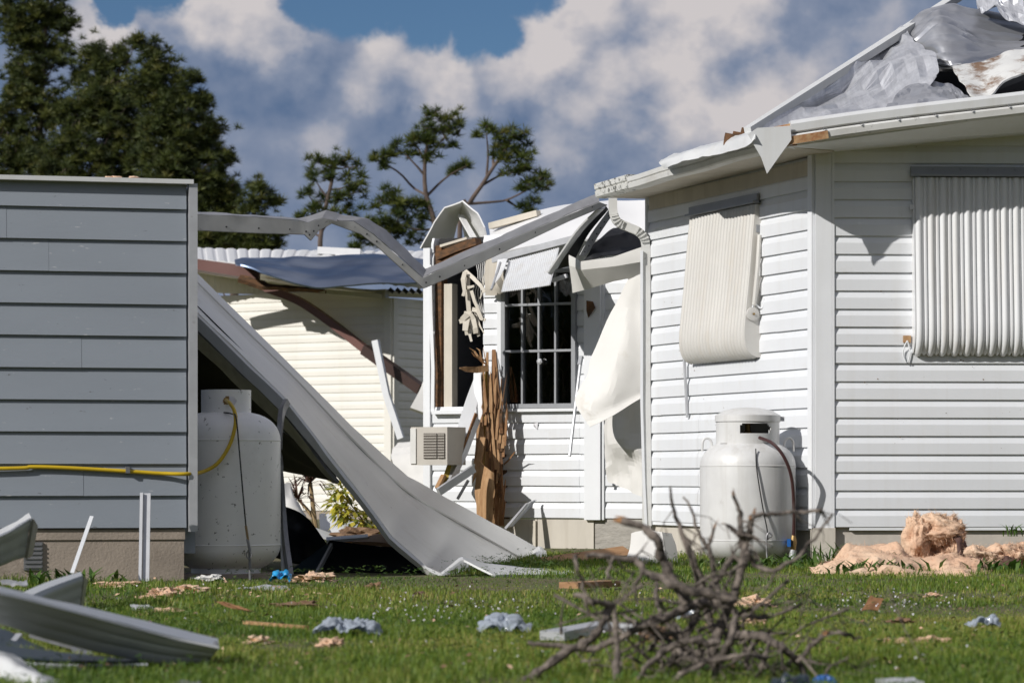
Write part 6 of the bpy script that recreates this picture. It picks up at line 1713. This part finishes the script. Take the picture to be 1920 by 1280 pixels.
pine("low dark pine right below the left clump", [(440, 520), (460, 440), (490, 370)],
     [(490, 355, 26), (470, 385, 28), (510, 385, 22), (450, 430, 40), (400, 450, 44), (490, 430, 34), (520, 440, 18), (370, 470, 40), (455, 475, 40), (510, 470, 24), (430, 470, 50), (480, 470, 45), (400, 500, 50)], 66, mat="needles_dark", per=1.9)
pine("small round-crowned pine left of the curled hood", [(600, 520), (603, 430), (622, 340), (628, 305)],
     [(600, 302, 24), (632, 298, 22), (655, 312, 24), (620, 330, 26), (590, 335, 20), (660, 345, 26), (675, 358, 18), (640, 370, 24), (600, 375, 20), (575, 360, 14), (585, 400, 22), (620, 405, 18), (560, 410, 14), (650, 390, 14)], 62, dens=13, trunk_w=(0.07, 0.03))
pine("slender pine with spreading top behind the curled hood", [(830, 520), (815, 420), (798, 360), (797, 300), (805, 250)],
     [(798, 215, 16), (815, 212, 14), (848, 218, 20), (800, 240, 22), (830, 245, 28), (862, 245, 16), (785, 258, 20), (815, 270, 24), (845, 272, 16), (770, 272, 12), (740, 270, 12), (742, 288, 18), (715, 292, 15), (705, 300, 10), (765, 288, 16), (722, 310, 10), (805, 295, 14),
      (735, 375, 26), (710, 385, 22), (760, 390, 28), (745, 415, 32), (705, 420, 26), (785, 405, 24), (790, 380, 12), (720, 445, 30), (680, 450, 26), (770, 440, 30), (660, 465, 20), (875, 312, 6), (858, 318, 7), (850, 325, 6)], 64,
     limbs=[[(798, 365), (775, 352), (750, 325), (722, 308), (705, 300)], [(797, 330), (780, 310), (760, 290)], [(800, 368), (828, 340), (850, 324), (876, 311)], [(797, 300), (815, 280), (835, 255)], [(797, 305), (785, 280), (775, 268)], [(812, 415), (790, 405), (765, 395)], [(818, 430), (780, 430), (740, 420)]], dens=15, trunk_w=(0.085, 0.03))
pine("leaning pine with bare lower limbs right of the curled hood", [(862, 430), (880, 382), (905, 345), (922, 318), (945, 285), (958, 262)],
     [(915, 240, 10), (935, 248, 20), (895, 255, 7), (958, 255, 22), (975, 262, 16), (940, 270, 20), (968, 285, 24), (985, 295, 18), (950, 300, 22), (930, 290, 14), (978, 320, 22), (955, 325, 16), (1010, 335, 20), (1000, 350, 22), (1022, 350, 14), (985, 350, 18), (1000, 370, 18), (985, 390, 14), (995, 400, 10)], 60,
     limbs=[[(882, 382), (920, 379), (950, 375), (985, 358), (1000, 350)], [(905, 347), (935, 330), (965, 315)], [(912, 335), (915, 290), (912, 250)], [(925, 315), (925, 280), (932, 255)], [(950, 375), (965, 385), (985, 395)]], dens=15, trunk_w=(0.06, 0.025))
# far-off wood beyond, one mass
cs = []
for k in range(700):
    x = rng.uniform(-2600, 4600); cs.append(P(x, rng.uniform(760, 885), rng.uniform(160, 200)))
for k in range(2600):                      # the same wood closing the yard on the photographer's side
    a_ = rng.uniform(math.radians(150), math.radians(390)); q_ = rng.uniform(48, 62)
    cs.append(np.array((math.cos(a_) * q_, math.sin(a_) * q_, rng.uniform(.3, 7.5) + 1.5 * math.sin(a_ * 17))))
cs = np.array(cs)
V = np.concatenate([(TUFT[rng.integers(8)].reshape(-1, 3) * rng.uniform(2.0, 3.4) + c) for c in cs])
o = quads_mesh("distant_wood", V, np.arange(len(V), dtype=np.int32).reshape(-1, 3), MAT["needles"], label="distant dark tree line behind the houses", cat="wood", kind="stuff")
rnd_attr(o, 3, len(V) // 3, .2, .6)

# ------------------------------------------------------------------ grass, clover, flowers, weeds
def scatter(n, y0, y1, margin=1.25):
    """even cover of the lawn in view, a bit beyond the frame"""
    Y = y0 + (y1 - y0) * rng.uniform(0, 1, n * 3)
    X = rng.uniform(-1, 1, n * 3) * (0.18 * margin * y1 + 0.6)
    ok = np.abs(X) < 0.18 * margin * Y + 0.5
    return X[ok][:n], Y[ok][:n]


def blocked(X, Y):
    p = np.stack([X, Y], -1)
    b = np.zeros(len(X), bool)
    for w, lo, hi in ((WR, -0.05, 9), (WL, -0.05, 9), (WM, -0.1, 9), (WS, 0.0, 9)):
        d = (p - w.A) @ w.n; u = (p - w.A) @ w.u
        b |= (d < 0.0) & (d > -4) & (u > lo) & (u < w.L)
    b |= (X - tcL[0]) ** 2 + (Y - tcL[1]) ** 2 < 0.24 ** 2
    b |= (X - tcR[0]) ** 2 + (Y - tcR[1]) ** 2 < 0.26 ** 2
    b |= (X < -0.5) & (Y > 16.1) & (X > -2.2)
    return b


def make_grass(name, n, y0, y1, hmin, hmax, wmin, wmax, mat, label, seed):
    X, Y = scatter(n, y0, y1)
    ok = ~blocked(X, Y); X, Y = X[ok], Y[ok]; n = len(X)
    p = np.stack([X, Y, np.zeros(n)], -1)
    patch = fbm(p, 1.3, 5, 3)
    h = rng.uniform(hmin, hmax, n) * (1 + .35 * patch) * rng.uniform(.6, 1.1, n)
    # rank growth at the foot of the walls
    for w in (WR, WL, WS, WM):
        d = (p[:, :2] - w.A) @ w.n; u = (p[:, :2] - w.A) @ w.u
        h *= 1 + 0.9 * np.exp(-np.abs(d) / 0.22) * ((u > -.2) & (u < w.L + .2)) * (d < 1.0)
    worn = np.clip((fbm(p, .75, 41, 3) + .45) / .25, .30, 1.0)      # trodden, thin patches
    h *= worn
    keepb = rng.uniform(0, 1, n) < (.35 + .65 * worn)
    p, h = p[keepb], h[keepb]; n = len(p)
    wd = rng.uniform(wmin, wmax, n)
    a = rng.uniform(0, 6.283, n); lean = rng.uniform(.1, .75, n) * h
    s = np.stack([np.cos(a), np.sin(a), np.zeros(n)], -1) * wd[:, None] / 2
    a2 = a + math.pi / 2 + rng.normal(0, .5, n)
    ld = np.stack([np.cos(a2), np.sin(a2), np.zeros(n)], -1) * lean[:, None]
    z = np.array((0, 0, 1.0))
    mid_ = p + ld * .35 + z * (h * .62)[:, None]; tip = p + ld + z * h[:, None]
    V = np.stack([p - s, p + s, mid_ + s * .75, mid_ - s * .75, tip], 1).reshape(-1, 3)
    i = np.arange(n) * 5
    Q = np.concatenate([np.stack([i, i + 1, i + 2], -1), np.stack([i, i + 2, i + 3], -1), np.stack([i + 3, i + 2, i + 4], -1)])
    o = quads_mesh(name, V, Q, MAT[mat], label=label, cat="grass", kind="stuff")
    vals = np.clip(.42 + .34 * fbm(p, .9, 9, 3) + .12 * fbm(p, 5, 19, 2) + rng.normal(0, .20, n) + (rng.uniform(0, 1, n) > .95) * .45, 0, 1)
    rnd_attr(o, 5, n, vals=vals)
    return o


make_grass("grass", 190000, 7.0, 12.0, .012, .034, .0022, .0042, "grass", "short green lawn grass in the foreground", 1)
make_grass("grass_far", 150000, 12.0, 21.0, .016, .044, .0032, .0062, "grass", "green lawn grass running up to the houses", 2)
# clover leaves
X, Y = scatter(26000, 7.2, 20.0)
ok = ~blocked(X, Y); X, Y = X[ok], Y[ok]
m_ = fbm(np.stack([X, Y, X * 0], -1), 1.6, 22, 3) + .5 * (np.exp(-np.abs((np.stack([X, Y], -1) - WR.A) @ WR.n) / .35)) > .12
X, Y = X[m_], Y[m_]; n = len(X)
z = rng.uniform(.012, .050, n) * np.where(Y > 15, 1.5, 1.0)
V = []
r_ = rng.uniform(.006, .012, n); a = rng.uniform(0, 6.28, n)
nx, ny = rng.normal(0, .35, n), rng.normal(-.1, .35, n)
lv = []
for k in range(3):
    aa = a + k * 2.094
    for da, rr_ in ((-.55, .75), (0, 1.25), (.55, .75)):
        ox, oy = np.cos(aa + da) * r_ * rr_, np.sin(aa + da) * r_ * rr_
        lv.append(np.stack([X + ox, Y + oy, z + ox * nx + oy * ny], -1))
    lv.append(np.stack([X, Y, z], -1))
V = np.stack(lv, 1).reshape(-1, 3)
i = np.arange(n)[:, None] * 12
Q = np.concatenate([i + np.array([[k * 4, k * 4 + 1, k * 4 + 2, k * 4 + 3]]) for k in range(3)])
o = quads_mesh("clover", V, Q, MAT["clover"], label="low clover leaves growing through the lawn", cat="clover", kind="stuff")
rnd_attr(o, 12, n)
# tiny white flowers
mb = MB()
for k in range(190):
    if k < 80:
        c = G(rng.normal(840, 110), rng.normal(1160, 14))
    elif k < 140:
        c = G(rng.normal(1690, 90), rng.normal(1148, 14))
    else:
        c = G(rng.uniform(200, 1900), rng.uniform(1105, 1260))
    c[2] = rng.uniform(.035, .055)
    r0 = rng.uniform(.0025, .005)
    mb.add([c + (r0 * math.cos(t_), r0 * math.sin(t_), rng.uniform(-.004, .004)) for t_ in np.linspace(0, 6.28, 6)[:-1]] + [c + (0, 0, .004)], [(j, (j + 1) % 5, 5) for j in range(5)])
mb.build("lawn_flowers", MAT["petal"], label="tiny white flowers sprinkled over the lawn", cat="flowers", kind="stuff")
# weeds along the house wall
for i, (x, y, Y, hh, nn, lb) in enumerate(((1552, 1052, 17.9, .20, 16, "tall grassy weed at the house corner"), (1660, 1060, 17.0, .16, 14, "grass tuft arching over the flat insulation batt"),
                                           (1500, 1062, 17.6, .12, 26, "leafy weed clump between tank and corner"), (1905, 1005, 17.9, .10, 10, "small weed at the right end of the front wall"),
                                           (1620, 1092, 16.5, .12, 26, "grass tuft in front of the flat insulation batt"), (1850, 1090, 16.9, .11, 40, "leafy ground weeds right of the flat batt"),
                                           (130, 1086, 14.7, .12, 30, "leafy weed clump at the shed foundation"), (1405, 1075, 17.4, .10, 40, "leafy weeds in front of the lidded tank"))):
    t = thing("weed", P(x, y, Y), lb, "weed", "weeds along the walls")
    c0 = P(x, y, Y); c0[2] = 0.0 if i not in (3,) else c0[2]
    sp_ = .05 if nn < 20 else .16
    V, Q = [], []
    for k in range(nn * 2):
        c = c0 + (rng.normal() * sp_, rng.normal() * sp_ * .5, 0)
        th = rng.uniform(0, 6.28); L_ = hh * rng.uniform(.5, 1.15)
        d = np.array((math.cos(th) * .45, math.sin(th) * .45, 1.0))
        s = np.array((math.cos(th + 1.57), math.sin(th + 1.57), 0)) * (.006 if nn < 20 else .013)
        b = len(V)
        m1 = c + d * L_ * .5; t1 = c + d * L_ * (.85) + np.array((math.cos(th), math.sin(th), -.4)) * L_ * .3
        V += [c - s * .4, c + s * .4, m1 + s, m1 - s, t1 + s * .1, t1 - s * .1]
        Q += [(b, b + 1, b + 2, b + 3), (b + 3, b + 2, b + 4, b + 5)]
    o = quads_mesh("leaves", V, Q, MAT["clover"], t); rnd_attr(o, 6, len(V) // 6)

# ------------------------------------------------------------------ rubble under the carport, crumbs on the lawn
ORD = ["first", "second", "third", "fourth", "fifth", "sixth", "seventh", "eighth"]
for k in range(8):
    x = 575 + k * 25 + rng.uniform(-6, 6); y = rng.uniform(1040, 1068)
    c = G(x, y); c[2] = rng.uniform(.03, .12)
    a = rng.uniform(-.7, .7); L_ = rng.uniform(.18, .42)
    d = np.array((math.cos(a), math.sin(a) * .8, rng.uniform(-.18, .25))) * L_ / 2
    mt, wd_ = (("wood_pale", "brown board"), ("alu", "grey metal strip"), ("vinyl_trim", "white trim strip"), ("plank", "brown board"))[k % 4]
    MB().prism([c - d, c + d * .1 + rng.normal(size=3) * .006, c + d], rng.uniform(.03, .09), rng.uniform(.008, .022)).build(
        "rubble_board", MAT[mt], label="short broken %s, %s from the left in the shade under the carport roof" % (wd_, ORD[k]), cat="board", group="rubble under the carport roof")


def crumbs(name, n, mat, label, size, xs=(120, 1900), ys=(1092, 1275)):
    mb = MB()
    for k in range(n):
        c = G(rng.uniform(*xs), rng.uniform(*ys)); c[2] = rng.uniform(.016, .036)
        a = rng.uniform(0, 6.28); r0 = size * rng.uniform(.4, 1.4)
        u = np.array((math.cos(a), math.sin(a), rng.normal() * .3)) * r0; w = np.array((-math.sin(a), math.cos(a), rng.normal() * .4)) * r0 * rng.uniform(.2, .6)
        mb.add([c - u, c - w * 1.1, c + u * .9, c + w + (0, 0, r0 * .3)], [(0, 1, 2, 3)])
    mb.build(name, MAT[mat], label=label, cat="debris", kind="stuff")


crumbs("leaf_crumbs", 380, "dry", "dry brown leaf bits scattered in the grass", .011)
crumbs("fibre_crumbs", 120, "insul", "tan insulation crumbs scattered in the grass", .009)
crumbs("white_crumbs", 80, "paper", "white splinters scattered in the grass", .008)
crumbs("near_crumbs", 110, "insul", "dense tan crumbs in the grass before the left tank", .012, (200, 620), (1088, 1135))
for wl, nm in ((WR, "front"), (WL, "side")):
    mb = MB()
    for k in range(34):
        u_, z_ = rng.uniform(.2, min(wl.L, 1.7)), rng.uniform(.28, 1.9)
        c = wl.pt(u_, z_, .021); r0 = rng.uniform(.0015, .005)
        mb.add([c + wl.u3() * r0 * math.cos(t_) * rng.uniform(.5, 1.6) + np.array((0, 0, r0 * math.sin(t_))) + wl.n3() * rng.uniform(0, .003) for t_ in np.linspace(0, 6.28, 6)[:-1]], [(0, 1, 2, 3, 4)])
    mb.build("stuck_leaf_bits", MAT["dry"], house, kind="stuff")
